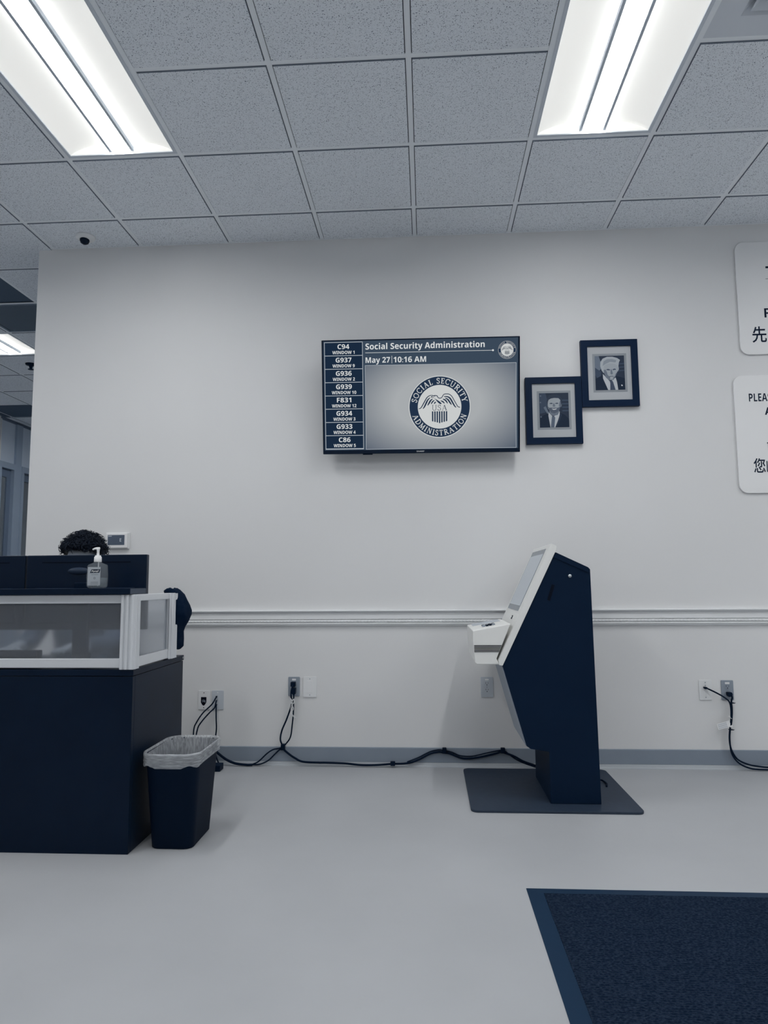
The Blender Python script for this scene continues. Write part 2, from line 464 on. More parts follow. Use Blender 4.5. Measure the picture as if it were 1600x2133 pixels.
# special panels: dark panel, return grille and the air diffuser
dp = MB().box(DARK[0] - T / 2 + TW, DARK[0] + T / 2 - TW, DARK[1] - T / 2 + TW, DARK[1] + T / 2 - TW, H + .010, H + .02).build('dark_ceiling_panel', M['dark_panel'])
tag(dp, 'dark flat panel set in the ceiling beyond the wall end', 'ceiling panel')
gt = thing('return_grille', 'ribbed return air grille in the corridor ceiling', 'air grille', (GRIL[0], GRIL[1], H))
MB().box(GRIL[0] - .29, GRIL[0] + .29, GRIL[1] - .29, GRIL[1] + .29, H + .04, H + .05).build('backing', M['dark_panel'], gt)
fr = MB()
for a in ((-.295, .295, -.295, -.275), (-.295, .295, .275, .295), (-.295, -.275, -.275, .275), (.275, .295, -.275, .275)):
    fr.box(GRIL[0] + a[0], GRIL[0] + a[1], GRIL[1] + a[2], GRIL[1] + a[3], H - .002, H + .04)
fr.build('frame', M['grille'], gt)
vane = MB().box(-.0015, .0015, -.275, .275, 0, .03).build('vane', M['grille'], gt, local=True)
vane.location = (-.26, 0, 0); vane.rotation_euler = (0, .5, 0)
for k in range(1, 27):
    v = vane.copy(); COL.objects.link(v); v.location = (-.26 + k * .02, 0, 0)

vt = thing('air_diffuser', 'square louvred air diffuser in a smooth ceiling panel', 'air vent', (VENT[0], VENT[1], H))
def ring_frustum(mb, a0, z0, a1, z1, th=.003):
    vs = []
    for a, z in ((a0, z0), (a1, z1)):
        vs += [(VENT[0] + sx * a, VENT[1] + sy * a, H + z) for sx, sy in ((-1, -1), (1, -1), (1, 1), (-1, 1))]
    n = len(vs)
    vs += [(v[0], v[1], v[2] + th) for v in vs]
    fs = [(k, (k + 1) % 4, 4 + (k + 1) % 4, 4 + k) for k in range(4)]
    fs += [tuple(i + n for i in f) for f in fs]
    fs += [(k, (k + 1) % 4, n + (k + 1) % 4, n + k) for k in range(4)] + [(4 + k, 4 + (k + 1) % 4, n + 4 + (k + 1) % 4, n + 4 + k) for k in range(4)]
    mb.add(vs, fs)
mb = MB(); ring_frustum(mb, .293, 0, .185, .0005); mb.build('face_panel', M['panel_smooth'], vt)
mb = MB(); ring_frustum(mb, .185, 0, .150, .034); mb.build('cove', M['panel_smooth'], vt)
for k, (a, b) in enumerate(((.158, .112), (.118, .074), (.080, .036))):
    mb = MB(); ring_frustum(mb, a, -.004 + .002 * k, b, .030 + .002 * k); mb.build('louvre', M['panel_smooth'], vt)
mb = MB(); mb.box(VENT[0] - .035, VENT[0] + .035, VENT[1] - .035, VENT[1] + .035, H - .01, H - .006); mb.build('centre_plate', M['panel_smooth'], vt)
MB().box(VENT[0] - .2, VENT[0] + .2, VENT[1] - .2, VENT[1] + .2, H + .06, H + .07).build('duct_back', M['dark_panel'], vt)

# ------------------------------------------------------------------ ceiling light fixtures
def fixture(x0, y0, y1, label):
    cx, cy = x0 + T / 2, (y0 + y1) / 2
    hx, hy = T / 2 - TW, (y1 - y0) / 2 - TW
    t = thing('ceiling_light', label, 'ceiling light', (cx, cy, H), 'recessed ceiling lights')
    def q(mb, *a): mb.box(cx + a[0], cx + a[1], cy + a[2], cy + a[3], H + a[4], H + a[5]); return mb
    fw = .016
    mb = MB(); q(mb, -hx, hx, -hy, -hy + fw, -.003, .012); q(mb, -hx, hx, hy - fw, hy, -.003, .012)
    q(mb, -hx, -hx + fw, -hy + fw, hy - fw, -.003, .012); q(mb, hx - fw, hx, -hy + fw, hy - fw, -.003, .012)
    mb.build('frame', M['fix_metal'], t)
    ix, iy = hx - fw, hy - fw; bx = .058
    for s in (-1, 1):                        # curved side reflectors
        pr = []
        for k in range(9):
            u = k / 8
            pr.append((s * (ix - (ix - bx - .012) * u), .004 + .050 * math.sin(u * PI / 2) ** 0.8))
        vs = [(cx + p[0], cy + sy * iy, H + p[1]) for sy in (-1, 1) for p in pr]
        vs += [(v[0], v[1], v[2] + .003) for v in vs]
        mb = MB(); mb.add(vs, [(k, k + 1, 9 + k + 1, 9 + k) for k in range(8)] + [(18 + k, 18 + k + 1, 27 + k + 1, 27 + k) for k in range(8)], True)
        mb.build('reflector', M['fix_pan'], t)
        mb = MB(); q(mb, s * bx - .007, s * bx + .007, -iy, iy, .010, .034); mb.build('divider', M['fix_rib'], t)
        mb = MB()
        xs = cx + s * (bx + .003)
        mb.add([(xs, cy - iy, H + .034), (xs, cy + iy, H + .034), (xs + s * .004, cy + iy, H + .053), (xs + s * .004, cy - iy, H + .053)], [(0, 1, 2, 3)])
        mb.build('side_lens', M['glow'], t)
    for s in (-1, 1):                        # sloped end caps
        mb = MB(); mb.add([(cx - ix, cy + s * iy, H + .002), (cx + ix, cy + s * iy, H + .002), (cx + ix, cy + s * (iy - .014), H + .085), (cx - ix, cy + s * (iy - .014), H + .085)], [(0, 1, 2, 3)])
        mb.build('end_cap', M['fix_pan'], t)
    mb = MB(); q(mb, -bx + .0055, bx - .0055, -iy, iy, .026, .030); mb.build('lens', M['lens'], t)
    mb = MB(); q(mb, -hx, hx, -hy, hy, .095, .10); mb.build('housing', M['fix_metal'], t)
    return t
for fx, f0, f1 in FIX:
    if 1 < f1 < 3: lb = 'short ceiling light over the corridor beyond the wall end'
    elif f0 > -3 and abs(fx + 3 * T) < .1: lb = 'long bright ceiling light above the reception desk'
    elif f0 > -3 and abs(fx - T) < .1: lb = 'long bright ceiling light beside the air diffuser'
    else:
        lb = 'recessed ceiling light, ' + {-7: 'leftmost', -3: 'second', 1: 'third', 5: 'rightmost'}[round(fx / T)] + ' column, ' + \
             ('added out of view to brighten the corridor' if 3 < f1 < 5 else 'corridor, farther' if f1 > 5 else 'row nearest the main wall' if f0 > -3 else 'middle row' if f0 > -6 else 'row farthest from the main wall')
    fixture(fx, f0, f1, lb)

# dome camera and sprinkler
dc = thing('dome_camera', 'small white dome security camera on the ceiling near the wall', 'security camera', (-2.135, -.165, H - DROP))
MB().lathe([(.060, 0), (.061, -.006), (.055, -.016), (.040, -.024), (.030, -.028), (0.001, -.029)], (-2.135, -.165, H - DROP)).build('housing', M['offwhite'], dc)
MB().lathe([(.030, -.024), (.030, -.034), (.024, -.048), (.012, -.056), (.001, -.058)], (-2.135, -.175, H - DROP)).build('lens_dome', M['blackgloss'], dc)
sp = thing('sprinkler_head', 'dark sprinkler head under the corridor ceiling', 'sprinkler', (-3.96, 2.34, H - DROP))
MB().lathe([(.055, 0), (.05, -.012), (.02, -.02), (.012, -.05), (.001, -.051)], (-3.96, 2.34, H - DROP)).build('escutcheon', M['black'], sp)
MB().lathe([(.004, -.05), (.028, -.055), (.028, -.058), (.004, -.06)], (-3.96, 2.34, H - DROP), 16).build('deflector', M['black'], sp)

# ------------------------------------------------------------------ seal artwork (flat print)
LET = {
 'I': (.36, [((.18, 0), (.18, 1), 1), ((0.02, 0), (.34, 0), 0), ((.02, 1), (.34, 1), 0)]),
 'L': (.62, [((.18, 0), (.18, 1), 1), ((0.02, 0), (.6, 0), 0), ((.58, 0), (.58, .25), 0), ((.02, 1), (.34, 1), 0)]),
 'E': (.62, [((.18, 0), (.18, 1), 1), ((0.02, 0), (.6, 0), 0), ((.58, 0), (.58, .24), 0), ((.02, 1), (.57, 1), 0), ((.55, 1), (.55, .78), 0), ((.18, .52), (.45, .52), 0), ((.45, .42), (.45, .62), 0)]),
 'T': (.74, [((.37, 0), (.37, 1), 1), ((.03, 1), (.71, 1), 0), ((.04, 1), (.04, .77), 0), ((.70, 1), (.70, .77), 0), ((.22, 0), (.52, 0), 0)]),
 'A': (.86, [((.43, 1), (.12, 0), 0), ((.43, 1), (.74, 0), 1), ((.22, .35), (.62, .35), 0), ((0, 0), (.26, 0), 0), ((.58, 0), (.88, 0), 0)]),
 'N': (.84, [((.14, 0), (.14, 1), 0), ((.14, 1), (.70, 0), 1), ((.70, 0), (.70, 1), 0), ((0, 1), (.2, 1), 0), ((.02, 0), (.28, 0), 0), ((.56, 1), (.84, 1), 0)]),
 'M': (1.02, [((.14, 0), (.17, 1), 0), ((.17, 1), (.50, .03), 1), ((.50, .03), (.84, 1), 0), ((.84, 1), (.88, 0), 1), ((0.02, 0), (.27, 0), 0), ((.74, 0), (1.0, 0), 0), ((.03, 1), (.2, 1), 0), ((.82, 1), (.98, 1), 0)]),
 'U': (.84, [((.16, 1), (.16, .3), (.22, .07), (.42, 0), (.62, .07), (.69, .3), (.69, 1), 2), ((.02, 1), (.32, 1), 0), ((.56, 1), (.82, 1), 0)]),
 'Y': (.80, [((.10, 1), (.40, .46), 1), ((.70, 1), (.40, .46), 0), ((.40, .46), (.40, 0), 1), ((0, 1), (.24, 1), 0), ((.58, 1), (.80, 1), 0), ((.24, 0), (.56, 0), 0)]),
 'O': (.90, [((.45, 1), (.16, .84), (.07, .5), (.16, .16), (.45, 0), (.74, .16), (.83, .5), (.74, .84), (.45, 1), 2)]),
 'C': (.80, [((.74, .80), (.60, .95), (.42, 1), (.16, .84), (.07, .5), (.16, .16), (.42, 0), (.62, .05), (.76, .22), 2), ((.74, .74), (.74, 1), 0)]),
 'S': (.58, [((.48, .80), (.40, .96), (.26, 1), (.10, .88), (.10, .70), (.28, .55), (.46, .40), (.50, .20), (.38, .03), (.22, 0), (.10, .06), (.05, .22), 2), ((.49, .74), (.49, 1), 0), ((.04, 0), (.04, .26), 0)]),
 'D': (.86, [((.18, 0), (.18, 1), 1), ((.02, 1), (.40, 1), (.68, .84), (.78, .5), (.68, .16), (.40, 0), (.02, 0), 2)]),
 'R': (.80, [((.18, 0), (.18, 1), 1), ((.02, 1), (.40, 1), (.58, .90), (.60, .70), (.46, .54), (.18, .50), 2), ((.40, .50), (.76, 0), 1), ((.02, 0), (.34, 0), 0), ((.68, 0), (.84, 0), 0)]),
}
def arc_letters(mb, s, R, a_mid, span, hgt, out, f, cx, cy, sx=1.0):
    """serif capitals along a circle; out=True reads clockwise over the top"""
    gap = .20
    ws = [(LET[c][0] * sx if c != ' ' else .42) for c in s]
    tot = sum(ws) + gap * (len(s) - 1)
    k = span / tot                       # radians per letter unit
    pos = 0.0
    for c, w in zip(s, ws):
        if c != ' ':
            for st in LET[c][1]:
                pts, kind = st[:-1], st[-1]
                def g(x, y):
                    u = (pos + x * sx) * k - span / 2
                    if out: a = a_mid - u; rr = R + (y - .5) * hgt
                    else: a = a_mid + u; rr = R - (y - .5) * hgt
                    return f(cx + rr * math.cos(a), cy + rr * math.sin(a))
                ribbon(mb, pts, {0: .085, 1: .17, 2: .13}[kind], g, n=4 if len(pts) > 2 else 1)
        pos += w + gap
def line_letters(mb, s, x0, x1, y0, h, f):
    gap = .12; tot = sum(LET[c][0] for c in s) + gap * (len(s) - 1); k = (x1 - x0) / tot; pos = 0
    for c in s:
        for st in LET[c][1]:
            ribbon(mb, st[:-1], {0: .05, 1: .12, 2: .08}[st[-1]], lambda x, y: f(x0 + (pos + x) * k, y0 + y * h), n=4 if len(st) > 3 else 1)
        pos += LET[c][0] + gap
def seal(cx, cy, R, lay, mats, parent):
    """lay(level) returns a mapping (x, y) -> 3D at a print layer"""
    S = lambda x, y: (cx + (x - 787) / 640 * R, cy + (868 - y) / 640 * R)
    root = MB(); disc(root, cx, cy, 0, R, lay(1)); root = root.build('seal', mats[0], parent, local=True)
    m1 = MB(); disc(m1, cx, cy, R * .705, R * .975, lay(2)); m1.build('seal_ring', mats[1], root, local=True)
    m2 = MB()
    arc_letters(m2, 'SOCIAL SECURITY', R * .838, PI / 2, 2.76, R * .165, True, lay(3), cx, cy)
    arc_letters(m2, 'ADMINISTRATION', R * .838, -PI / 2, 2.52, R * .165, False, lay(3), cx, cy)
    m2.build('seal_lettering', mats[0], root, local=True)
    m3 = MB(); f = lay(2); u = R / 640
    def st(pts, w): ribbon(m3, [S(*p) for p in pts], w if callable(w) else w * u, f, n=6)
    tp = lambda w: (lambda t: u * w * (0.45 + 0.75 * math.sin(PI * min(1, max(0, t * .9 + .05)))))
    st([(650, 625), (590, 632), (530, 672), (490, 735), (450, 805), (410, 872), (380, 898), (352, 902)], tp(17))
    st([(592, 678), (545, 722), (510, 790), (475, 860), (445, 902)], tp(26))
    st([(642, 703), (600, 740), (570, 790), (540, 836)], tp(26))
    st([(682, 728), (640, 765), (612, 808)], tp(22))
    st([(712, 765), (692, 782), (675, 805)], tp(22))
    st([(612, 664), (642, 644), (690, 632), (735, 640), (748, 664), (775, 688), (810, 690), (840, 668), (856, 640), (882, 612), (930, 604), (985, 612),
        (1040, 655), (1085, 732), (1130, 812), (1165, 868), (1210, 886)], 15)
    st([(612, 664), (640, 674), (668, 672)], 10); st([(664, 652), (690, 650), (700, 656)], 9)
    poly(m3, [S(*p) for p in ((662, 668), (712, 712), (742, 728), (796, 764), (836, 806), (800, 814), (758, 782), (718, 736), (690, 700))], f)
    st([(880, 658), (960, 666), (1010, 704), (1055, 780), (1095, 850), (1128, 888)], tp(26))
    st([(905, 688), (960, 722), (1000, 780), (1034, 828)], tp(26))
    st([(858, 708), (912, 738), (955, 800)], tp(24))
    st([(812, 742), (858, 766), (890, 800)], tp(22))
    for k in range(7):
        x = 643 + k * 48; yb = 1205 - 12 * abs(k - 3)
        poly(m3, [S(x - 14, 960), S(x + 14, 960), S(x + 14, yb - (0 if k < 3 else 8)), S(x, yb + (6 if k == 3 else 0)), S(x - 14, yb - (0 if k > 3 else 8))], f)
    a, b = S(628, 940), S(940, 832)
    line_letters(m3, 'USA', a[0], b[0], a[1], b[1] - a[1], f)
    m3.build('seal_emblem', mats[1], root, local=True)

# ------------------------------------------------------------------ wall screen
TVW, TVH = 1.217, 0.703
tv = thing('wall_television', 'wide black wall television showing queue numbers and a round seal', 'television', (0.0253, -0.150, 2.256))
tv.rotation_euler = (math.radians(9.1), math.radians(0.3), 0)
U = TVW / 1436
mb = MB(); mb.box(-TVW / 2, TVW / 2, -.010, .014, -TVH / 2, TVH / 2, .003); mb.build('bezel', M['blackgloss'], tv, local=True)
mb = MB(); mb.prism([(-.48, -.30), (.48, -.30), (.52, -.2), (.52, .22), (.48, .28), (-.48, .28), (-.52, .22), (-.52, -.2)], .014, .045, 'y'); mb.build('back_shell', M['black'], tv, local=True)
arm = MB(); arm.box(-.20, -.16, .045, .055, -.22, .22).box(.16, .20, .045, .055, -.22, .22).box(-.25, .25, .055, .070, -.05, .05).box(-.06, .06, .070, .140, -.045, .045)
arm.build('wall_bracket', M['black'], tv, local=True)
FY = -.0102
def lay(k): return lambda x, y: ((x - 718) * U, FY - .0003 * k, (y - 415) * (TVH / 830))
def A(x0, x1, y0, y1): return (x0, x1, 830 - y1, 830 - y0)          # art rows run downwards
E_ = {}
E_['head'] = emis('screen_header', C(58, 72, 88)); E_['navy'] = emis('screen_navy', C(26, 42, 62)); E_['txt'] = emis('screen_white', C(212, 215, 216))
E_['line'] = emis('screen_line', C(168, 175, 182)); E_['seal_w'] = emis('screen_seal_white', C(200, 203, 203)); E_['seal_n'] = emis('screen_seal_navy', C(34, 50, 72))
def screen_picture():
    m = emis('screen_picture', C(150, 155, 160)); nt = m.node_tree; N = nt.nodes; L = nt.links
    tc = N.new('ShaderNodeTexCoord'); mp = N.new('ShaderNodeMapping')
    mp.inputs['Location'].default_value = (-.155, 0, .11); mp.inputs['Scale'].default_value = (1.45, 0, 2.3)
    L.new(tc.outputs['Object'], mp.inputs[0])
    g = N.new('ShaderNodeTexGradient'); g.gradient_type = 'SPHERICAL'; L.new(mp.outputs[0], g.inputs[0])
    r = N.new('ShaderNodeValToRGB'); r.color_ramp.elements[0].color = C(88, 98, 112); r.color_ramp.elements[1].color = C(166, 170, 173)
    r.color_ramp.elements[0].position = 0.08; r.color_ramp.elements[1].position = .62
    L.new(g.outputs[0], r.inputs[0]); L.new(r.outputs[0], N['Emission'].inputs[0])
    return m
E_['pic'] = screen_picture()
sc = MB(); rect(sc, *A(14, 1422, 10, 802), lay(0)); screen = sc.build('screen', E_['head'], tv, local=True)
q_ = [('C94', '1'), ('G937', '9'), ('G936', '2'), ('G939', '10'), ('F831', '12'), ('G934', '3'), ('G933', '4'), ('C86', '5')]
mb = MB(); rect(mb, *A(20, 302, 16, 796), lay(1)); mb.build('queue_border', E_['line'], screen, local=True)
for k, (a, b) in enumerate(q_):
    y0 = 20 + k * 96.6
    mb = MB(); rect(mb, *A(24, 298, y0, y0 + 92), lay(2)); mb.build('queue_box', E_['navy'], screen, local=True)
    mb = MB(); text(mb, a, 161, 830 - (y0 + 29), 34, 116 if a[0] == 'G' else 106 if a[0] == 'F' else 86, lay(3), .022); text(mb, 'WINDOW ' + b, 161, 830 - (y0 + 71), 23, 163 if len(b) == 1 else 180, lay(3), .022)
    mb.build('queue_lettering', E_['txt'], screen, local=True)
mb = MB(); text(mb, 'Social Security Administration', 322, 830 - 52, 43, 862, lay(1), .025, 'l')
text(mb, 'May 27', 322, 830 - 150, 40, 178, lay(1), .025, 'l'); text(mb, '10:16 AM', 526, 830 - 150, 40, 236, lay(1), .025, 'l')
rect(mb, *A(320, 1240, 96, 99), lay(1)); disc(mb, 1243, 830 - 97.5, 0, 7, lay(1), 16); rect(mb, *A(512, 515, 122, 176), lay(1))
mb.build('header_lettering', E_['txt'], screen, local=True)
mb = MB(); rect(mb, *A(317, 1410, 187, 799), lay(1)); mb.build('picture_border', E_['line'], screen, local=True)
mb = MB(); rect(mb, *A(320, 1407, 190, 796), lay(2)); mb.build('picture_field', E_['pic'], screen, local=True)
seal(857, 830 - 496, 224, lambda k: lay(k + 2), (E_['seal_w'], E_['seal_n']), screen)
seal(1344, 830 - 97, 64, lay, (E_['seal_w'], E_['seal_n']), screen)
mb = MB(); text(mb, 'SHARP', 716, 830 - 816, 9, 56, lay(1), .03); mb.build('brand_lettering', M['offwhite'], tv, local=True)
mb = MB(); mb.box(-.36, -.30, -.006, .01, -TVH / 2 - .006, -TVH / 2 + .002); mb.build('sensor', M['black'], tv, local=True)

# ------------------------------------------------------------------ framed portraits
M['frame'] = mat('black_frame', C(16, 36, 62), 0.45, 0.10)
M['matboard'] = mat('mat_board', C(186, 190, 194), 0.8, 0.1)
M['inner_mat'] = mat('inner_mat_board', C(150, 156, 162), 0.8, 0.1)
P_ = {k: mat('print_' + k, C(*v), 0.6, 0.2) for k, v in dict(bg=(46, 58, 76), bg2=(66, 80, 100), flag=(112, 124, 140), suit=(30, 44, 64), suit2=(44, 58, 78), shirt=(196, 201, 206), tie=(70, 82, 102),
      tie2=(96, 108, 126), face=(168, 175, 182), shade=(116, 126, 140), line=(72, 84, 102), hair=(178, 185, 191), hair_mid=(146, 155, 165), hair_d=(52, 64, 82), beard=(92, 102, 118), pin=(214, 217, 220)).items()}
def portrait(x0, x1, z0, z1, label, which):
    t = thing('framed_portrait', label, 'picture', ((x0 + x1) / 2, 0, z0), 'framed portraits beside the television')
    b = .041
    mb = MB()
    for pl in ([(x0, z0), (x1, z0), (x1 - b, z0 + b), (x0 + b, z0 + b)], [(x1, z0), (x1, z1), (x1 - b, z1 - b), (x1 - b, z0 + b)],
               [(x1, z1), (x0, z1), (x0 + b, z1 - b), (x1 - b, z1 - b)], [(x0, z1), (x0, z0), (x0 + b, z0 + b), (x0 + b, z1 - b)]):
        mb.prism(pl, -.030, -.001, 'y')
    mb.build('frame', M['frame'], t)
    m = MB().box(x0 + b - .002, x1 - b + .002, -.020, -.004, z0 + b - .002, z1 - b + .002).build('mat_board', M['matboard'], t)
    w, h = x1 - x0, z1 - z0
    cx, cz = (x0 + x1) / 2 + .002, (z0 + z1) / 2 + .002
    pw, ph = .182, .220
    MB().box(cx - pw / 2 - .014, cx + pw / 2 + .014, -.0205, -.0195, cz - ph / 2 - .014, cz + ph / 2 + .014).build('inner_mat', M['inner_mat'], t)
    pr = MB().box(cx - pw / 2, cx + pw / 2, -.0210, -.0200, cz - ph / 2, cz + ph / 2).build('print', P_['bg'], t)
    def L(k): return lambda x, y: (cx - pw / 2 + min(1, max(0, x)) * pw, -.0210 - .00015 * k, cz - ph / 2 + min(1, max(0, y)) * ph)
    def pp(name, m, pts, k, sm=0):
        mb = MB(); poly(mb, pts, L(k), sm); mb.build(name, P_[m], pr)
    if which == 0:
        pp('printed_flag', 'flag', [(0, 1), (.14, 1), (.21, .80), (.20, .62), (.10, .52), (0, .66)], 1)
        pp('printed_flag', 'bg2', [(0, .66), (.2, .54), (.18, .36), (.08, .34), (0, .44)], 1.5)
        for k in range(3): pp('printed_shelf', 'bg2', [(.80, .54 + k * .1), (1, .55 + k * .1), (1, .58 + k * .1), (.80, .57 + k * .1)], 1)
        pp('printed_jacket', 'suit', [(0, 0), (0, .33), (.14, .39), (.28, .45), (.5, .3), (.70, .40), (.86, .37), (1, .33), (1, 0)], 2)
        pp('printed_shirt', 'shirt', [(.26, .47), (.26, .34), (.42, 0), (.76, 0), (.73, .22), (.69, .36), (.5, .24)], 3)
        pp('printed_tie', 'tie', [(.48, .26), (.57, .27), (.60, .22), (.67, 0), (.49, 0), (.50, .2)], 4)
        pp('printed_neck', 'shade', [(.30, .50), (.36, .36), (.48, .28), (.62, .29), (.68, .40), (.70, .50)], 4)
        pp('printed_hair', 'hair', [(.22, .58), (.18, .70), (.19, .82), (.27, .92), (.42, .97), (.60, .97), (.76, .93), (.86, .87), (.82, .80), (.79, .66), (.74, .56), (.50, .50), (.28, .50)], 5)
        pp('printed_hair', 'hair_mid', [(.26, .70), (.30, .84), (.42, .90), (.60, .90), (.74, .86), (.70, .80), (.52, .82), (.36, .76)], 6)
        pp('printed_ear', 'face', [(.745, .64), (.80, .68), (.81, .60), (.77, .53), (.74, .54)], 6)
        pp('printed_face', 'face', [(.285, .60), (.30, .50), (.36, .40), (.45, .32), (.53, .295), (.60, .31), (.68, .38), (.74, .50), (.765, .62), (.75, .71), (.66, .765), (.50, .775), (.36, .745), (.30, .69)], 7)
        pp('printed_cheek', 'shade', [(.29, .58), (.35, .60), (.40, .52), (.42, .44), (.50, .37), (.50, .30), (.44, .33), (.36, .40), (.30, .50)], 8)
        pp('printed_cheek', 'shade', [(.74, .50), (.70, .48), (.66, .40), (.60, .36), (.60, .31), (.68, .38)], 8)
        pp('printed_eye', 'line', [(.38, .60), (.44, .615), (.51, .595), (.50, .57), (.44, .575), (.39, .58)], 9); pp('printed_eye', 'line', [(.59, .595), (.65, .62), (.71, .605), (.70, .58), (.65, .58), (.60, .572)], 9)
        pp('printed_nose', 'shade', [(.53, .60), (.56, .60), (.60, .48), (.585, .455), (.545, .45), (.515, .47)], 9)
        pp('printed_mouth', 'line', [(.47, .395), (.54, .405), (.62, .40), (.62, .385), (.54, .388), (.47, .378)], 9)
        pp('printed_lapel_pin', 'pin', [(.86, .14), (.90, .15), (.92, .11), (.88, .10)], 9)
    else:
        pp('printed_flag', 'bg2', [(0, 1), (.22, 1), (.30, .7), (.26, .45), (0, .40)], 1)
        pp('printed_flag', 'flag', [(.14, .58), (.21, .62), (.33, .42), (.28, .38)], 2)
        for sx, sy in ((.05, .92), (.04, .73), (.05, .31)):
            pp('printed_star', 'flag', [(sx + (.04 if k % 2 == 0 else .016) * math.sin(k * PI / 5), sy + (.033 if k % 2 == 0 else .013) * math.cos(k * PI / 5)) for k in range(10)], 2)
        for k in range(4): pp('printed_shelf', 'bg2', [(.78, .46 + k * .1), (1, .46 + k * .1), (1, .50 + k * .1), (.78, .50 + k * .1)], 1)
        pp('printed_jacket', 'suit', [(0, 0), (.02, .28), (.14, .36), (.32, .42), (.5, .3), (.70, .42), (.86, .36), (.97, .26), (1, .2), (1, 0)], 2)
        pp('printed_shirt', 'shirt', [(.31, .44), (.30, .34), (.36, 0), (.52, 0), (.68, .32), (.69, .46), (.46, .30)], 3)
        pp('printed_lapel', 'suit2', [(.70, .42), (.76, .36), (.60, .04), (.54, 0), (.66, .3)], 4)
        pp('printed_tie', 'tie2', [(.42, .32), (.50, .32), (.53, .28), (.49, 0), (.37, 0), (.41, .26)], 4)
        pp('printed_neck', 'shade', [(.34, .50), (.34, .40), (.46, .33), (.62, .36), (.68, .46), (.66, .55)], 4)
        pp('printed_hair', 'hair_d', [(.28, .64), (.25, .74), (.27, .86), (.34, .93), (.46, .965), (.60, .955), (.71, .90), (.77, .82), (.77, .70), (.73, .62), (.5, .55)], 5)
        pp('printed_ear', 'shade', [(.735, .68), (.765, .70), (.765, .62), (.735, .57)], 5)
        pp('printed_face', 'face', [(.285, .66), (.30, .55), (.36, .46), (.46, .42), (.56, .42), (.66, .49), (.72, .60), (.735, .70), (.72, .79), (.66, .845), (.52, .855), (.40, .84), (.32, .80), (.295, .74)], 6)
        pp('printed_beard', 'beard', [(.295, .60), (.34, .57), (.40, .575), (.47, .565), (.53, .57), (.60, .565), (.66, .575), (.715, .61), (.69, .52), (.60, .435), (.50, .405), (.40, .43), (.33, .50)], 7)
        pp('printed_cheek', 'shade', [(.72, .79), (.735, .70), (.72, .61), (.66, .60), (.68, .70)], 7)
        pp('printed_eye', 'line', [(.35, .70), (.41, .715), (.46, .70), (.45, .68), (.36, .68)], 8); pp('printed_eye', 'line', [(.54, .70), (.60, .715), (.65, .705), (.64, .68), (.55, .68)], 8)
        pp('printed_nose', 'shade', [(.48, .70), (.51, .70), (.55, .61), (.50, .595), (.45, .61)], 8)
        pp('printed_mouth', 'pin', [(.41, .545), (.50, .535), (.60, .55), (.56, .515), (.48, .505)], 8)
    return t
portrait(1.037, 1.389, 2.197, 2.625, 'black framed portrait of a sitter in suit and tie, the higher frame', 0)
portrait(.686, 1.034, 1.966, 2.393, 'black framed portrait of a sitter in suit and tie, the lower frame beside the television', 1)

# ------------------------------------------------------------------ white wall signs
M['sign'] = mat('white_sign', C(238, 239, 240), 0.4, 0.35)
def sign(x0, x1, z0, z1, label, items, tilt):
    t = thing('wall_sign', label, 'sign', (x0, 0, z0), 'white wall signs')
    t.rotation_euler = (0, tilt, 0)
    MB().prism(rrect(0, x1 - x0, 0, z1 - z0, .055, 8), -.013, -.002, 'y', .001).build('board', M['sign'], t, local=True)
    f = lambda x, y: (x, -.0134, y)
    mb = MB()
    for it in items:
        if it[0] == '-': rect(mb, it[1], it[2], it[3], it[4], f)
        else: text(mb, it[0], it[1], it[2], it[3], it[4], f, it[5], 'l')
    mb.build('lettering', M['navyink'], t, local=True)
sign(2.024, 2.93, 2.511, 3.243, 'white rounded wall sign with one large Chinese character, the upper one',
     [('T', .182, .531, .076, None, .0), ('-', .178, .55, .4845, .487), ('F', .157, .265, .060, None, .0), ('先', .075, .125, .079, .088, .012)], 0.0)
sign(1.968, 2.93, 1.641, 2.378, 'white rounded wall sign beginning with the word PLEASE, the lower one',
     [('PLEASE', .088, .596, .050, .160, .0), ('A', .178, .509, .048, None, .0), ('請', .180, .283, .066, None, .012), ('您', .092, .167, .070, .070, .012), ('-', .169, .175, .129, .197)], 0.0)

# ------------------------------------------------------------------ wall plates, thermostat
def plate(x0, x1, z0, z1, label, m, name='wall_plate', cat='wall plate', group=None):
    t = thing(name, label, cat, ((x0 + x1) / 2, 0, z0), group)
    MB().prism([(x0 + p, z) for p, z in ()] or rrect(x0, x1, z0, z1, .004, 2), -.006, -.0005, 'y', .0012).build('cover', m, t)
    cx = (x0 + x1) / 2
    for z in ():
        pass
    return t, cx
def screws(t, cx, zs, m=None):
    for z in zs: MB().cyl((cx, -.0075, z), (cx, -.0055, z), .003, seg=10).build('screw', m or M['greyplate'], t)
def duplex(t, cx, z0, z1, face, free=(True, True)):
    zc = (z0 + z1) / 2
    for i, dz in enumerate((.020, -.019)):
        z = zc + dz
        MB().prism([(cx + .0165 * math.cos(a) , z + max(-.0135, min(.0135, .0165 * math.sin(a)))) for a in [2 * PI * k / 24 for k in range(24)]], -.0085, -.005, 'y').build('receptacle', face, t)
        sl = MB(); sl.box(cx - .0085, cx - .0065, -.009, -.0084, z + .000, z + .009); sl.box(cx + .006, cx + .008, -.009, -.0084, z + .001, z + .008); sl.cyl((cx, -.009, z - .007), (cx, -.0084, z - .007), .0028, seg=10)
        sl.build('slots', M['slot'], t)
    screws(t, cx, [zc])
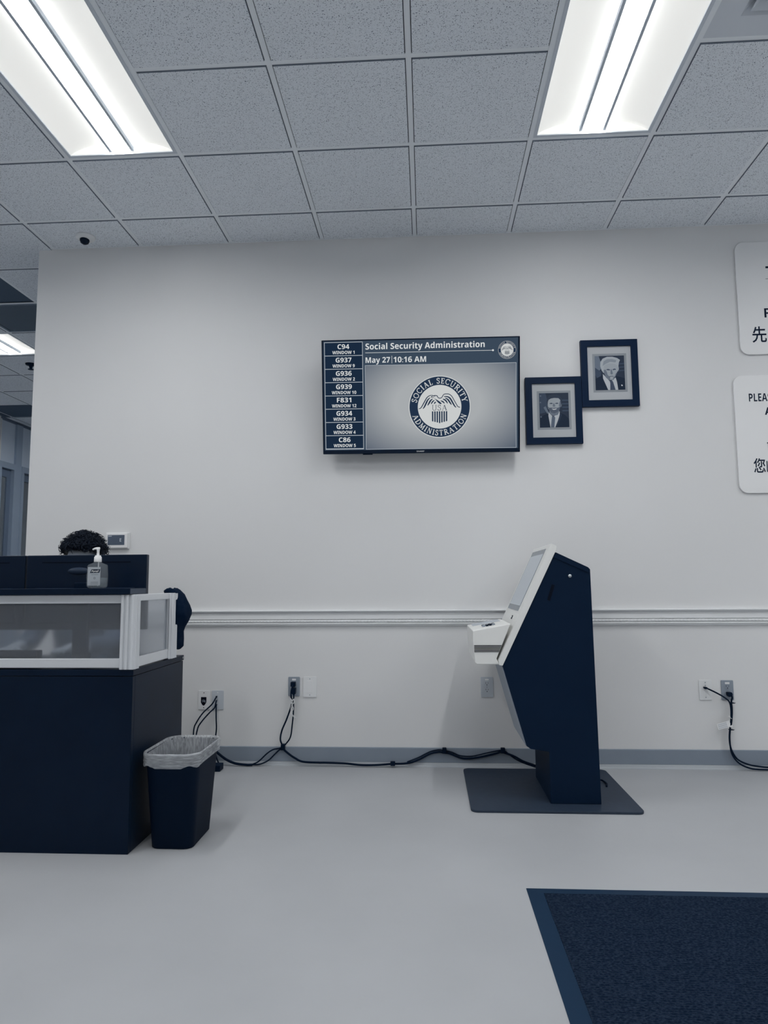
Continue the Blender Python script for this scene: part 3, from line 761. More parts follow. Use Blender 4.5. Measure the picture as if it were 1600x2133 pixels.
# low-voltage pass-through with shield-shaped opening
t, cx = plate(-1.380, -1.308, .334, .450, 'white wall plate with a dark shield-shaped cable opening', M['offwhite'])
MB().prism([(cx - .018, .410), (cx + .016, .410), (cx + .016, .378), (cx + .006, .362), (cx - .001, .357), (cx - .009, .362), (cx - .018, .378)], -.0075, -.005, 'y').build('cable_opening', M['slot'], t)
MB().tube([(cx - .012, -.008, .388), (cx, -.012, .392), (cx + .010, -.008, .386)], .0022).tube([(cx - .010, -.008, .380), (cx, -.012, .384), (cx + .011, -.008, .379)], .0022).build('inner_wires', M['greyplate'], t)
screws(t, cx, [.436, .346], M['slot'])
t, cx = plate(-1.294, -1.220, .334, .450, 'pale wall plate with coaxial jacks, cables hanging from it', M['lightgrey'])
for z in (.415, .390, .365):
    MB().cyl((cx - .003, -.022, z), (cx - .003, -.005, z), .0055, seg=12).build('coax_jack', M['chrome'], t)
screws(t, cx, [.437], M['offwhite'])
t, cx = plate(-.814, -.742, .417, .534, 'grey power outlet with black plugs, beside a blank plate', M['greyplate'], 'power_outlet', 'power outlet')
duplex(t, cx, .417, .534, M['greyplate']); MB().box(cx - .012, cx + .012, -.0068, -.005, .513, .523).build('sticker', M['white'], t)
t, cx = plate(-.721, -.637, .411, .536, 'blank white wall plate beside the grey outlet with plugs', M['offwhite'])
MB().box(cx - .017, cx + .017, -.0072, -.005, .436, .510, .001).build('insert', M['offwhite'], t); screws(t, cx, [.522, .425])
t, cx = plate(.371, .446, .415, .535, 'grey power outlet with nothing plugged in, left of the kiosk', M['lightgrey'], 'power_outlet', 'power outlet')
duplex(t, cx, .415, .535, M['lightgrey']); MB().box(cx - .011, cx + .011, -.0068, -.005, .515, .524).build('sticker', M['white'], t)
t, cx = plate(1.668, 1.741, .402, .520, 'white data wall plate with a thin black cable plugged in', M['offwhite'])
screws(t, cx, [.505, .488, .418])
t, cx = plate(1.797, 1.868, .402, .518, 'dark grey power outlet at right with one black plug', M['greyplate'], 'power_outlet', 'power outlet')
duplex(t, cx, .402, .518, M['greyplate']); MB().box(cx - .013, cx + .013, -.0068, -.005, .496, .507).build('sticker', M['white'], t)

t = thing('thermostat', 'white wall thermostat with a grey display above the desk', 'thermostat', (-1.926, 0, 1.337))
MB().box(-2.002, -1.850, -.008, -.001, 1.337, 1.442, .002).build('backplate', M['offwhite'], t)
MB().box(-1.998, -1.857, -.026, -.008, 1.342, 1.440, .005).build('body', M['white'], t)
MB().box(-1.984, -1.874, -.0275, -.024, 1.362, 1.426, .001).build('display', mat('thermostat_display', C(84, 97, 114), 0.3, 0.4), t)
mb = MB(); text(mb, 'E', -1.899, 1.394, .022, .012, lambda x, y: (x, -.0278, y), .0); mb.box(-1.980, -1.958, -.0278, -.0272, 1.416, 1.421); mb.build('display_marks', M['lightgrey'], t)

# ------------------------------------------------------------------ reception desk
dk = thing('reception_desk', 'black reception desk with aluminium framed frosted glass screen', 'desk', (-2.05, -1.13, 0))
DX0, DX1, DY0, DY1 = -2.95, -1.196, -1.432, -.82
MB().box(DX0, DX1, DY0, DY0 + .025, 0, .722, .001).build('front_panel', M['laminate'], dk)
M['laminate_side'] = M['laminate']
MB().box(DX1 - .03, DX1, DY0 + .026, DY1, 0, .722, .001).build('side_panel', M['laminate'], dk)
MB().box(DX0, DX0 + .03, DY0 + .026, DY1, 0, .722, .001).build('side_panel', M['laminate'], dk)
MB().box(DX0, DX1 + .003, DY0 - .003, DY1 + .003, .725, .750, .001).build('worktop', M['laminate'], dk)
MB().cyl((DX1 + .002, DY1 - .015, .738), (DX1 + .005, DY1 - .015, .738), .006, seg=12).build('corner_stud', M['chrome'], dk)
ps = MB().box(DX0, -1.253, -1.428, -1.402, 1.029, 1.066, .003).build('screen_rail', M['alu'], dk)
MB().box(DX0, -1.253, -1.428, -1.402, .756, .796, .003).build('screen_rail', M['alu'], dk)
def fluted_post(name, x0, x1, y0, y1, z0, z1):
    p = MB().box(x0, x1, y0, y1, z0, z1, .004).build(name, M['alu'], dk)
    n = 3
    for k in range(n):
        x = x0 + (x1 - x0) * (k + .5) / n
        MB().cyl((x, y0 - .001, z0 + .002), (x, y0 - .001, z1 - .002), (x1 - x0) / n * .36, seg=14).build('flute', M['alu'], p)
        yy = y0 + (y1 - y0) * (k + .5) / n
        MB().cyl((x1 + .001, yy, z0 + .002), (x1 + .001, yy, z1 - .002), (y1 - y0) / n * .36, seg=14).build('flute', M['alu'], p)
    return p
fluted_post('screen_post', -1.253, -1.190, -1.445, -1.395, .751, 1.067)
fluted_post('screen_post', -1.222, -1.188, -1.030, -.955, .751, 1.067)
MB().box(DX0, DX0 + .05, -1.445, -1.395, .751, 1.067, .004).build('screen_post', M['alu'], dk)
M['frost'] = mat('frosted_glass', C(238, 242, 247), 0.24, 0.3, trans=1.0, ior=1.12)
_nt = M['frost'].node_tree
_tr = _nt.nodes.new('ShaderNodeBsdfTranslucent'); _tr.inputs[0].default_value = C(214, 222, 232)
_df = _nt.nodes.new('ShaderNodeBsdfDiffuse'); _df.inputs[0].default_value = C(222, 227, 233)
_m0 = _nt.nodes.new('ShaderNodeMixShader'); _m0.inputs[0].default_value = .5
_nt.links.new(_tr.outputs[0], _m0.inputs[1]); _nt.links.new(_df.outputs[0], _m0.inputs[2])
_mx = _nt.nodes.new('ShaderNodeMixShader'); _mx.inputs[0].default_value = .20
_nt.links.new(_nt.nodes['Principled BSDF'].outputs[0], _mx.inputs[1]); _nt.links.new(_m0.outputs[0], _mx.inputs[2])
_nt.links.new(_mx.outputs[0], _nt.nodes['Material Output'].inputs[0])
MB().box(DX0 + .05, -1.253, -1.418, -1.412, .796, 1.029).build('frosted_pane', M['frost'], dk)
MB().box(-1.216, -1.196, -1.395, -1.030, 1.038, 1.067, .003).build('screen_rail', M['alu'], dk)
MB().box(-1.216, -1.196, -1.395, -1.030, .756, .800, .003).build('screen_rail', M['alu'], dk)
MB().box(-1.209, -1.203, -1.395, -1.030, .800, 1.038).build('frosted_pane', M['frost'], dk)
M['ledge_end'] = mat('ledge_edge_band', C(48, 62, 82), 0.4, 0.35)
lg = MB().box(DX0, -1.206, -1.465, -1.300, 1.068, 1.093, .0015).build('counter_ledge', M['laminate'], dk)
MB().box(-1.206, -1.203, -1.464, -1.301, 1.069, 1.092).build('edge_band', M['ledge_end'], lg)

# things on and behind the desk
M['oval'] = mat('monitor_badge', C(40, 54, 74), 0.4, 0.2)
M['mon_shell'] = mat('monitor_shell', NAVY, 0.32, 0.22)
def monitor(xc, label):
    t = thing('computer_monitor', label, 'monitor', (xc, -1.17, .750), 'computer monitors behind the desk ledge')
    w, z0, z1 = .568, .905, 1.2465
    x0, x1 = xc - w / 2, xc + w / 2
    bm = MB().box(x0, x1, -1.236, -1.205, z0, z1, .004); bm.build('shell', M['mon_shell'], t)
    MB().box(x0 + .008, x1 - .008, -1.205, -1.203, z0 + .014, z1 - .008).build('screen', M['blackgloss'], t)
    b2 = MB(); b2.prism([(x0 + .03, z0 + .03), (x1 - .03, z0 + .03), (x1 - .05, z1 - .150), (x0 + .05, z1 - .150)], -1.252, -1.236, 'y', .004); b2.build('back_bulge', M['black'], t)
    MB().box(x0 + .075, x1 - .075, -1.2375, -1.235, z1 - .036, z1 - .032).build('vent_slot', M['slot'], t)
    ov = MB().lathe([(.001, -.002), (.050, -.002), (.052, 0.0), (.001, .001)], (0, 0, 0), 28, 'y').build('logo_oval', M['oval'], t, local=True)
    ov.location = (-.035, -1.2365 + 1.17, 1.172 - .750); ov.scale = (1, 1, .33)
    MB().box(xc - .035, xc + .035, -1.275, -1.250, .80, 1.12, .004).build('stand_neck', M['black'], t)
    MB().box(xc - .13, xc + .13, -1.33, -1.10, .7505, .764, .004).build('stand_base', M['black'], t)
    MB().box(xc - .035, xc + .035, -1.275, -1.23, .76, .80).build('stand_foot', M['black'], t)
    return t
monitor(-1.514, 'black computer monitor seen from behind, sanitizer bottle in front')
monitor(-2.090, 'black computer monitor seen from behind, cut off by the picture edge')
tag(MB().box(-1.86, -1.645, -1.385, -1.34, .7505, .825, .004).build('desk_tray', M['black']), 'black low tray seen blurred through the frosted glass', 'tray')

# hand sanitizer
bt = thing('sanitizer_bottle', 'clear hand sanitizer pump bottle on the black desk ledge', 'bottle', (-1.382, -1.398, 1.0935))
M['clear'] = mat('clear_plastic', C(190, 200, 208), 0.12, 0.5, alpha=0.16)
M['gel'] = mat('clear_gel', C(170, 184, 192), 0.15, 0.4, alpha=0.24)
M['label'] = mat('bottle_label', C(178, 185, 192), 0.5, 0.3)
bz = 1.0935; bx_, by_ = -1.382, -1.398
def ringat(z, w, d, r): return [(bx_ + p[0], by_ + p[1], bz + z) for p in rrect(-w / 2, w / 2, -d / 2, d / 2, r, 4)]
MB().loft([ringat(0.0005, .066, .034, .012), ringat(.006, .080, .046, .016), ringat(.012, .086, .050, .018), ringat(.05, .087, .051, .018), ringat(.096, .083, .048, .018), ringat(.102, .078, .046, .018), ringat(.110, .040, .034, .0165), ringat(.114, .027, .027, .013)]).build('body', M['clear'], bt)
MB().loft([ringat(.003, .066, .034, .012), ringat(.009, .078, .044, .015), ringat(.045, .081, .045, .016)]).build('gel', M['gel'], bt)
lb = MB().box(bx_ - .030, bx_ + .026, by_ - .0275, by_ - .0262, bz + .012, bz + .092).build('label', M['label'], bt)
mb = MB(); f = lambda x, y: (bx_ + x, by_ - .0279, bz + y)
poly(mb, [(-.020, .066), (-.013, .082), (.026, .082), (.021, .067)], f)
rect(mb, -.014, .016, .0585, .0595, f); rect(mb, -.016, .018, .0275, .0283, f); rect(mb, -.016, .018, .0225, .0233, f); rect(mb, -.016, .018, .0175, .0183, f)
disc(mb, .001, .044, .003, .0042, f, 20); mb.build('label_print', M['navyink'], lb)
mb = MB(); text(mb, 'Purell', .003, .074, .0095, .030, lambda x, y: (bx_ + x + (y - .074) * .35, by_ - .0282, bz + y), .03); mb.build('label_lettering', M['white'], lb)
pm = MB(); pm.lathe([(.001, .114), (.0155, .114), (.016, .116), (.0155, .136), (.0125, .138), (.0122, .143), (.006, .1435), (.0055, .158), (.0065, .168), (.008, .174), (.001, .1755)], (bx_, by_, bz), 24)
pm.build('pump_collar', M['white'], bt)
MB().tube([(bx_ + .006, by_, bz + .1725), (bx_ - .006, by_, bz + .1735), (bx_ - .018, by_, bz + .1715), (bx_ - .0245, by_, bz + .1685)], lambda t: .0062 - .003 * t, 10).build('pump_nozzle', M['white'], bt)
MB().cyl((bx_ + .003, by_, bz + .01), (bx_ + .003, by_, bz + .115), .0022, seg=10).build('dip_tube', M['offwhite'], bt)

# jacket hung over the end post
M['cloth'] = noise_mat('black_cloth', NAVY, (0.008, 0.017, 0.038, 1), 30, 0.95, 0.05, bump=0.2, bscale=300)
jk = MB(); rings = []
prof = [(.792, -1.235, -1.176, .055), (.800, -1.24, -1.171, .060), (.84, -1.24, -1.170, .062), (.878, -1.24, -1.173, .066), (.900, -1.242, -1.165, .072), (.925, -1.245, -1.148, .078), (.955, -1.25, -1.134, .082),
        (.975, -1.252, -1.134, .084), (1.005, -1.255, -1.145, .084), (1.035, -1.258, -1.160, .080), (1.060, -1.260, -1.172, .072), (1.078, -1.258, -1.186, .060), (1.086, -1.252, -1.200, .045), (1.089, -1.238, -1.214, .02)]
for i, (z, xa, xb, hy) in enumerate(prof):
    ring = []
    for k in range(28):
        a = 2 * PI * k / 28
        fx, fy = math.cos(a), math.sin(a)
        fold = 1 + .04 * math.sin(5 * a + i * .6)
        px = (xa + xb) / 2 + (xb - xa) / 2 * (abs(fx) ** .8) * (1 if fx > 0 else -1) * (1 if fx > 0 else 1)
        ring.append((px, -.905 + hy * fy * fold - .02 * (z > 1.07), z + .004 * math.sin(3 * a + i)))
    rings.append(ring)
jk.loft(rings)
jo = jk.build('jacket', M['cloth'])
tag(jo, 'black jacket hung over the end of the desk screen', 'jacket')

# ------------------------------------------------------------------ person and chair behind the desk
PX, PY = -1.878, -.53
M['skin'] = mat('skin', C(150, 158, 168), 0.6, 0.3)
M['shirt'] = noise_mat('shirt_cloth', C(74, 86, 104), C(84, 96, 114), 20, 0.9, 0.1)
M['trouser'] = noise_mat('trouser_cloth', C(30, 42, 60), C(36, 48, 66), 20, 0.9, 0.1)
M['hair'] = mat('black_hair', (0.0035, 0.009, 0.021, 1), 0.6, 0.25)
def skin_obj(name, verts, edges, radii, m, parent, root=0, sub=2):
    me = bpy.data.meshes.new(name); me.from_pydata(verts, edges, []); me.materials.append(m)
    o = bpy.data.objects.new(name, me); COL.objects.link(o); o.parent = parent
    md = o.modifiers.new('skin', 'SKIN'); md.use_smooth_shade = True
    for i, r in enumerate(radii):
        sv = me.skin_vertices[0].data[i]; sv.radius = r if isinstance(r, tuple) else (r, r); sv.use_root = (i == root)
    s2 = o.modifiers.new('sub', 'SUBSURF'); s2.levels = sub; s2.render_levels = sub
    return o
person = thing('person', 'person seated behind the desk monitors, only the top of the head showing', 'person', (PX, PY, 0))
V = []; Ed = []; Rd = []
def pv(p, r, link=None):
    V.append(p); Rd.append(r)
    if link is not None: Ed.append((link, len(V) - 1))
    return len(V) - 1
pel = pv((0, .02, .58), (.15, .11)); bel = pv((0, .02, .72), (.14, .105), pel); che = pv((0, .0, .90), (.16, .11), bel); sho = pv((0, .0, 1.04), (.13, .085), che)
nk = pv((0, -.01, 1.11), .055, sho); jaw = pv((0, -.035, 1.19), (.062, .075), nk); hd = pv((0, -.02, 1.27), (.076, .094), jaw); top = pv((0, -.005, 1.345), (.062, .076), hd)
nose = pv((0, -.125, 1.235), .016, hd)
for s in (-1, 1):
    ear = pv((s * .083, .0, 1.25), .016, hd)
    sh = pv((s * .17, 0, 1.03), .060, sho); el = pv((s * .24, -.10, .80), .046, sh); wr = pv((s * .16, -.34, .795), .030, el); pa = pv((s * .14, -.42, .79), (.034, .018), wr)
    for k in range(4):
        bx = s * .14 + (k - 1.5) * .018
        a = pv((bx, -.47, .795), .0095, pa); b = pv((bx, -.50 - .008 * (k in (1, 2)), .790), .009, a); c = pv((bx, -.522 - .01 * (k in (1, 2)), .778), .008, b)
    a = pv((s * .14 - s * .040, -.425, .785), .0105, pa); b = pv((s * .14 - s * .055, -.455, .779), .0095, a)
    hip = pv((s * .095, -.03, .56), .090, pel); kn = pv((s * .12, -.42, .53), .062, hip); an = pv((s * .12, -.40, .10), .042, kn); to = pv((s * .13, -.55, .045), (.044, .032), an)
skin_obj('body', V, Ed, Rd, M['skin'], person)
# clothing shells
V2 = []; E2 = []; R2 = []
V, Ed, Rd = V2, E2, R2
pel = pv((0, .02, .58), (.165, .125)); bel = pv((0, .02, .72), (.155, .12), pel); che = pv((0, .0, .90), (.175, .125), bel); sho = pv((0, .0, 1.04), (.145, .098), che); nk = pv((0, -.005, 1.09), .068, sho)
for s in (-1, 1):
    sh = pv((s * .17, 0, 1.03), .072, sho); el = pv((s * .24, -.10, .80), .058, sh); wr = pv((s * .17, -.31, .797), .042, el)
skin_obj('shirt', V2, E2, R2, M['shirt'], person)
V3 = []; E3 = []; R3 = []
V, Ed, Rd = V3, E3, R3
pel = pv((0, .02, .57), (.165, .12))
for s in (-1, 1):
    hip = pv((s * .095, -.03, .56), .100, pel); kn = pv((s * .12, -.42, .53), .074, hip); an = pv((s * .12, -.40, .10), .062, kn)
skin_obj('trousers', V3, E3, R3, M['trouser'], person)
for s in (-1, 1):
    MB().lathe([(.001, -.004), (.011, 0), (.001, .006)], (PX + s * .032, PY - .108, 1.246), 12, 'y').build('eye', M['white'], person)
    MB().box(PX + s * .034 - .018, PX + s * .034 + .018, PY - .116, PY - .104, 1.264, 1.270, .002).build('eyebrow', M['hair'], person)
MB().box(PX - .024, PX + .024, PY - .118, PY - .104, 1.192, 1.200, .003).build('mouth', mat('lips', C(120, 120, 130), .5, .3), person)
# curly hair: cap plus curls
hm = MB()
rnd = random.Random(11)
rings = []
for i in range(10):
    ph = PI / 2 - i * (PI / 2 + .30) / 9
    ring = []
    for k in range(28):
        a = 2 * PI * k / 28
        rr = 1 + .04 * math.sin(5 * a + 3 * ph) + .03 * math.sin(9 * a - 5 * ph)
        front = math.sin(a) < -.25
        zz = 1.300 + .090 * math.sin(ph) * rr
        if front and zz < 1.308: zz = 1.308 - .006 * math.sin(7 * a)
        ring.append((PX + .108 * math.cos(ph) * math.cos(a) * rr, PY - .005 + .122 * math.cos(ph) * math.sin(a) * rr, zz))
    rings.append(ring)
hm.loft(rings)
for k in range(620):
    a = rnd.uniform(0, 2 * PI); ph = rnd.uniform(-.15, PI / 2)
    if math.sin(a) < -.25 and ph < .16: ph = rnd.uniform(.14, 1.3)
    n = Vector((math.cos(ph) * math.cos(a), math.cos(ph) * math.sin(a), math.sin(ph)))
    p = Vector((PX + .103 * n.x, PY - .005 + .115 * n.y, 1.300 + .086 * n.z))
    t1 = n.cross(Vector((rnd.uniform(-1, 1), rnd.uniform(-1, 1), rnd.uniform(-1, 1)))).normalized(); t2 = n.cross(t1)
    cr_ = rnd.uniform(.008, .014); ln = rnd.uniform(.016, .034); ph0 = rnd.uniform(0, 6)
    pts = [p + n * (ln * j / 6) + (t1 * math.cos(ph0 + j * 1.0) + t2 * math.sin(ph0 + j * 1.0)) * cr_ * (0.4 + .6 * j / 6) for j in range(7)]
    hm.tube(pts, lambda t: .0032 * (1 - .75 * t), 4, 2)
for k in range(130):                        # loose locks over the forehead and sides
    a = rnd.uniform(PI * 1.05, PI * 1.95)
    p = Vector((PX + .104 * math.cos(a), PY - .005 + .116 * math.sin(a), 1.318 + rnd.uniform(0, .03)))
    o_ = Vector((math.cos(a), math.sin(a), 0)); w_ = rnd.uniform(-.012, .012); dn = rnd.uniform(.018, .042)
    pts = [p + o_ * (.014 * math.sin(j * .8)) + Vector((w_ * j / 3, 0, -dn * j / 4)) for j in range(5)]
    hm.tube(pts, lambda t: .0036 * (1 - .7 * t), 4, 2)
for k in range(90):                         # larger tousled curls that break the outline
    a = rnd.uniform(0, 2 * PI); ph = rnd.uniform(.1, PI / 2)
    n = Vector((math.cos(ph) * math.cos(a), math.cos(ph) * math.sin(a), math.sin(ph)))
    p = Vector((PX + .110 * n.x, PY - .005 + .120 * n.y, 1.300 + .094 * n.z))
    t1 = n.cross(Vector((rnd.uniform(-1, 1), rnd.uniform(-1, 1), .3))).normalized(); t2 = n.cross(t1); ph0 = rnd.uniform(0, 6)
    cr_ = rnd.uniform(.012, .020)
    pts = [p + n * (.026 * j / 7) + (t1 * math.cos(ph0 + j * .9) + t2 * math.sin(ph0 + j * .9)) * cr_ for j in range(8)]
    hm.tube(pts, lambda t: .0042 * (1 - .7 * t), 4, 2)
hm.build('hair', M['hair'], person)

ch = thing('office_chair', 'dark swivel office chair holding the person behind the desk', 'chair', (PX, PY + .06, 0))
MB().box(PX - .24, PX + .24, PY - .20, PY + .26, .40, .47, .02).build('seat', M['cloth'], ch)
MB().box(PX - .21, PX + .21, PY + .19, PY + .25, .56, .98, .02).build('backrest', M['cloth'], ch)
MB().box(PX - .03, PX + .03, PY + .25, PY + .28, .38, .70).build('back_support', M['black'], ch)
MB().cyl((PX, PY + .05, .10), (PX, PY + .05, .40), .028).build('gas_post', M['black'], ch)
for k in range(5):
    a = 2 * PI * k / 5 + .3
    e = (PX + .26 * math.cos(a), PY + .05 + .26 * math.sin(a))
    MB().tube([(PX, PY + .05, .12), (e[0], e[1], .085)], .018).build('base_arm', M['black'], ch)
    MB().cyl((e[0] - .012, e[1], .028), (e[0] + .012, e[1], .028), .028).cyl((e[0], e[1], .028), (e[0], e[1], .09), .008).build('caster', M['black'], ch)

# ------------------------------------------------------------------ waste bin
wb = thing('waste_bin', 'black plastic waste bin with a clear white liner beside the desk', 'waste bin', (-1.045, -1.24, 0))
BCX, BCY = -1.040, -1.232
def br(z, w, d, r, wob=0.0, ph=0.0, n=7, dz=0.0):
    pts = rrect(-w / 2, w / 2, -d / 2, d / 2, r, n); out = []
    for i, p in enumerate(pts):
        a = 2 * PI * i / len(pts)
        k = 1 + wob * (math.sin(9 * a + ph) * .5 + math.sin(17 * a + 2.3 * ph) * .35 + math.sin(29 * a + ph * 3.1) * .3)
        out.append((BCX + p[0] * k, BCY + p[1] * k, z + dz * math.sin(6 * a + ph)))
    return out
MB().loft([br(.0, .172, .262, .034), br(.004, .182, .272, .038), br(.385, .236, .362, .066), br(.388, .244, .372, .070), br(.392, .242, .370, .070), br(.392, .234, .360, .066), br(.012, .172, .260, .034)], smooth=True).build('body', M['rubber'], wb)
def liner_material(stretch=(1, 1, .14), name='clear_white_liner'):
    m = mat(name, C(226, 231, 236), 0.3, 0.4, alpha=0.42)
    nt = m.node_tree; N = nt.nodes; L = nt.links
    g = N.new('ShaderNodeNewGeometry'); mp = N.new('ShaderNodeMapping'); mp.inputs['Scale'].default_value = stretch
    L.new(g.outputs['Position'], mp.inputs[0])
    n = N.new('ShaderNodeTexNoise'); n.inputs['Scale'].default_value = 130; n.inputs['Detail'].default_value = 5; n.inputs['Distortion'].default_value = .3
    L.new(mp.outputs[0], n.inputs['Vector'])
    r = N.new('ShaderNodeMapRange'); r.inputs[1].default_value = .38; r.inputs[2].default_value = .68; r.inputs[3].default_value = .30; r.inputs[4].default_value = .54
    L.new(n.outputs[0], r.inputs[0]); L.new(r.outputs[0], N['Principled BSDF'].inputs['Alpha'])
    return m
M['liner'] = liner_material()
lr = MB(); rings = []
for z, k, w in ((.346, 1.030, .014), (.352, 1.045, .012), (.357, 1.035, .014), (.364, 1.050, .010), (.376, 1.045, .008), (.392, 1.055, .005), (.3995, 1.045, .004), (.4005, 1.015, .004), (.398, .985, .006), (.385, .95, .02), (.34, .90, .030), (.27, .84, .035), (.18, .76, .04), (.10, .66, .04), (.03, .55, .04)):
    rings.append(br(z, .242 * k, .370 * k, .070 * k, w, z * 60, 18, .005 if z < .355 else 0.0))
lr.loft(rings[7:], cap0=False, cap1=True).build('liner', M['liner'], wb)
M['liner_hem'] = liner_material((.22, .22, 2.0), 'liner_hem')
MB().loft(rings[:8], cap0=False, cap1=False).build('liner_hem', M['liner_hem'], wb)

# ------------------------------------------------------------------ kiosk
kk = thing('checkin_kiosk', 'dark self-service kiosk with white angled screen face on a flat base', 'kiosk', (.66, -.455, 0))
M['kiosk'] = noise_mat('kiosk_dark_metal', (0.0034, 0.0135, 0.036, 1), (0.0040, 0.0150, 0.039, 1), 5, 0.5, 0.10)
M['kplate'] = noise_mat('kiosk_base_metal', C(42, 54, 71), C(46, 59, 76), 40, 0.5, 0.3)
M['kwhite'] = mat('kiosk_white', C(240, 241, 239), 0.45, 0.35)
YN, YFK = -.730, -.250
MB().prism(rrect(.252, 1.080, -.843, -.068, .035, 6), .0, .012, 'z', .002).build('base_plate', M['kplate'], kk)
bodyp = [(.714, 1.261), (.876, 1.183), (.886, 1.172), (.900, .0125), (.652, .0125), (.652, .262), (.560, .276), (.540, .290), (.429, .687)]
kb = MB().prism(bodyp, YN, YFK, 'y', .002).build('cabinet', M['kiosk'], kk)
MB().prism([(.722, 1.252), (.868, 1.181), (.876, 1.172), (.8765, 1.155), (.70, 1.236)], YN - .004, YN + .001, 'y').build('top_hinge', M['kiosk'], kb)
MB().lathe([(.001, -.004), (.0085, -.004), (.0095, 0), (.001, .001)], (.782, YN - .001, 1.139), 20, 'y').build('lock', M['chrome'], kb)
hx = MB(); hx.prism([(.690, 1.097), (.704, 1.092), (.678, 1.012), (.664, 1.018)], YN - .002, YN + .001, 'y'); hx.build('handle_slot', M['slot'], kb)
M['kgrey'] = mat('kiosk_front_grey', C(150, 161, 173), 0.4, 0.35)
def strip(mb, p, q, off, y0, y1):
    d_ = Vector((q[0] - p[0], q[1] - p[1])).normalized(); n_ = Vector((-abs(d_.y), -abs(d_.x)))
    v = [(p[0], p[1]), (q[0], q[1]), (q[0] + n_.x * off, q[1] + n_.y * off), (p[0] + n_.x * off, p[1] + n_.y * off)]
    mb.prism(v, y0, y1, 'y')
mb = MB(); strip(mb, (.4295, .685), (.5395, .292), .003, YN + .004, YFK); mb.build('lower_front_panel', M['kgrey'], kb)
# white bezel, a slab leaning back
a = Vector((.400, .692)); b = Vector((.690, 1.300)); d = (b - a).normalized(); nrm = Vector((d.y, -d.x))
th = .030
s0 = a + (b - a) * .035
bez = [(s0.x, s0.y), (b.x, b.y), (b.x + .004, b.y + .005), (b.x + .030, b.y - .008), (b.x + nrm.x * th + .001, b.y + nrm.y * th - .012), (.430, .687), (.413, .690)]
bz_o = MB().prism(bez, YN - .006, -.135, 'y', .0012).build('screen_bezel', M['kwhite'], kk)
def onb(z, y, off=.0012):
    t = (z - a.y) / (b.y - a.y); p = a + (b - a) * t
    return (p.x - nrm.x * off, y, p.y - nrm.y * off)
def bquad(mb, z0, z1, y0, y1, off, th2=.001):
    q = [onb(z0, y0, off), onb(z0, y1, off), onb(z1, y1, off), onb(z1, y0, off)]
    q2 = [onb(z0, y0, off - th2), onb(z0, y1, off - th2), onb(z1, y1, off - th2), onb(z1, y0, off - th2)]
    mb.add(q + q2, [(0, 1, 2, 3), (7, 6, 5, 4), (0, 4, 5, 1), (1, 5, 6, 2), (2, 6, 7, 3), (3, 7, 4, 0)])
M['kglass'] = mat('kiosk_screen_border', C(132, 141, 151), 0.25, 0.4)
M['kscr'] = mat('kiosk_screen', C(160, 168, 176), 0.3, 0.4, emit=C(150, 157, 165), estr=.28)
mb = MB(); bquad(mb, .958, 1.283, -.640, -.176, .0012, .002); so = mb.build('screen_border', M['kglass'], kk)
mb = MB(); bquad(mb, .985, 1.256, -.628, -.190, .0020, .0006); mb.build('display', M['kscr'], so)
mb = MB(); bquad(mb, .912, .930, -.535, -.505, .0022, .002); mb.build('usb_port', M['slot'], bz_o)
mb = MB(); bquad(mb, .918, .924, -.528, -.520, .0030, .001); bquad(mb, .918, .924, -.518, -.511, .0030, .001); mb.build('usb_tongue', M['lightgrey'], bz_o)
# printer and keyboard box
bxp = [(.283, .862), (.478, .897), (.402, .720), (.416, .691), (.302, .691), (.292, .700), (.287, .760), (.283, .800)]
pb = MB().prism(bxp, -.716, -.215, 'y', .004).build('printer_box', M['kwhite'], kk)
for k in range(7):
    z = .7875 - k * .0054
    x1 = .402 + (z - .720) * (.076 / .177) - .002
    MB().box(.289, x1, -.7185, -.715, z - .0011, z + .0011).build('vent_slit', M['slot'], pb)
def ontop(x, y, off=.0015): return (x, y, .862 + (x - .283) * (.035 / .195) + off)
def tq(mb, x0, x1, y0, y1, o0, o1):
    v = [ontop(x0, y0, o1), ontop(x1, y0, o1), ontop(x1, y1, o1), ontop(x0, y1, o1), ontop(x0, y0, o0), ontop(x1, y0, o0), ontop(x1, y1, o0), ontop(x0, y1, o0)]
    mb.add(v, [(0, 1, 2, 3), (7, 6, 5, 4), (0, 4, 5, 1), (1, 5, 6, 2), (2, 6, 7, 3), (3, 7, 4, 0)])
mb = MB(); tq(mb, .305, .455, -.40, -.245, 0, .003); mb.build('paper_tray', M['lightgrey'], pb)
for x in (.345, .362, .379, .396):
    for yy in (-.60, -.565, -.53):
        mb = MB(); tq(mb, x, x + .013, yy, yy + .026, 0, .006); mb.build('key', M['greyplate'] if (x * 1000 + yy * 100) % 3 < 1 else M['black'], pb)
# power leads behind the kiosk foot
ld = MB().tube([(.901, -.47, .02), (.95, -.40, .035), (.995, -.33, .022), (1.012, -.38, .017), (1.00, -.43, .016)], .005).build('power_lead', M['rubber'], kk)

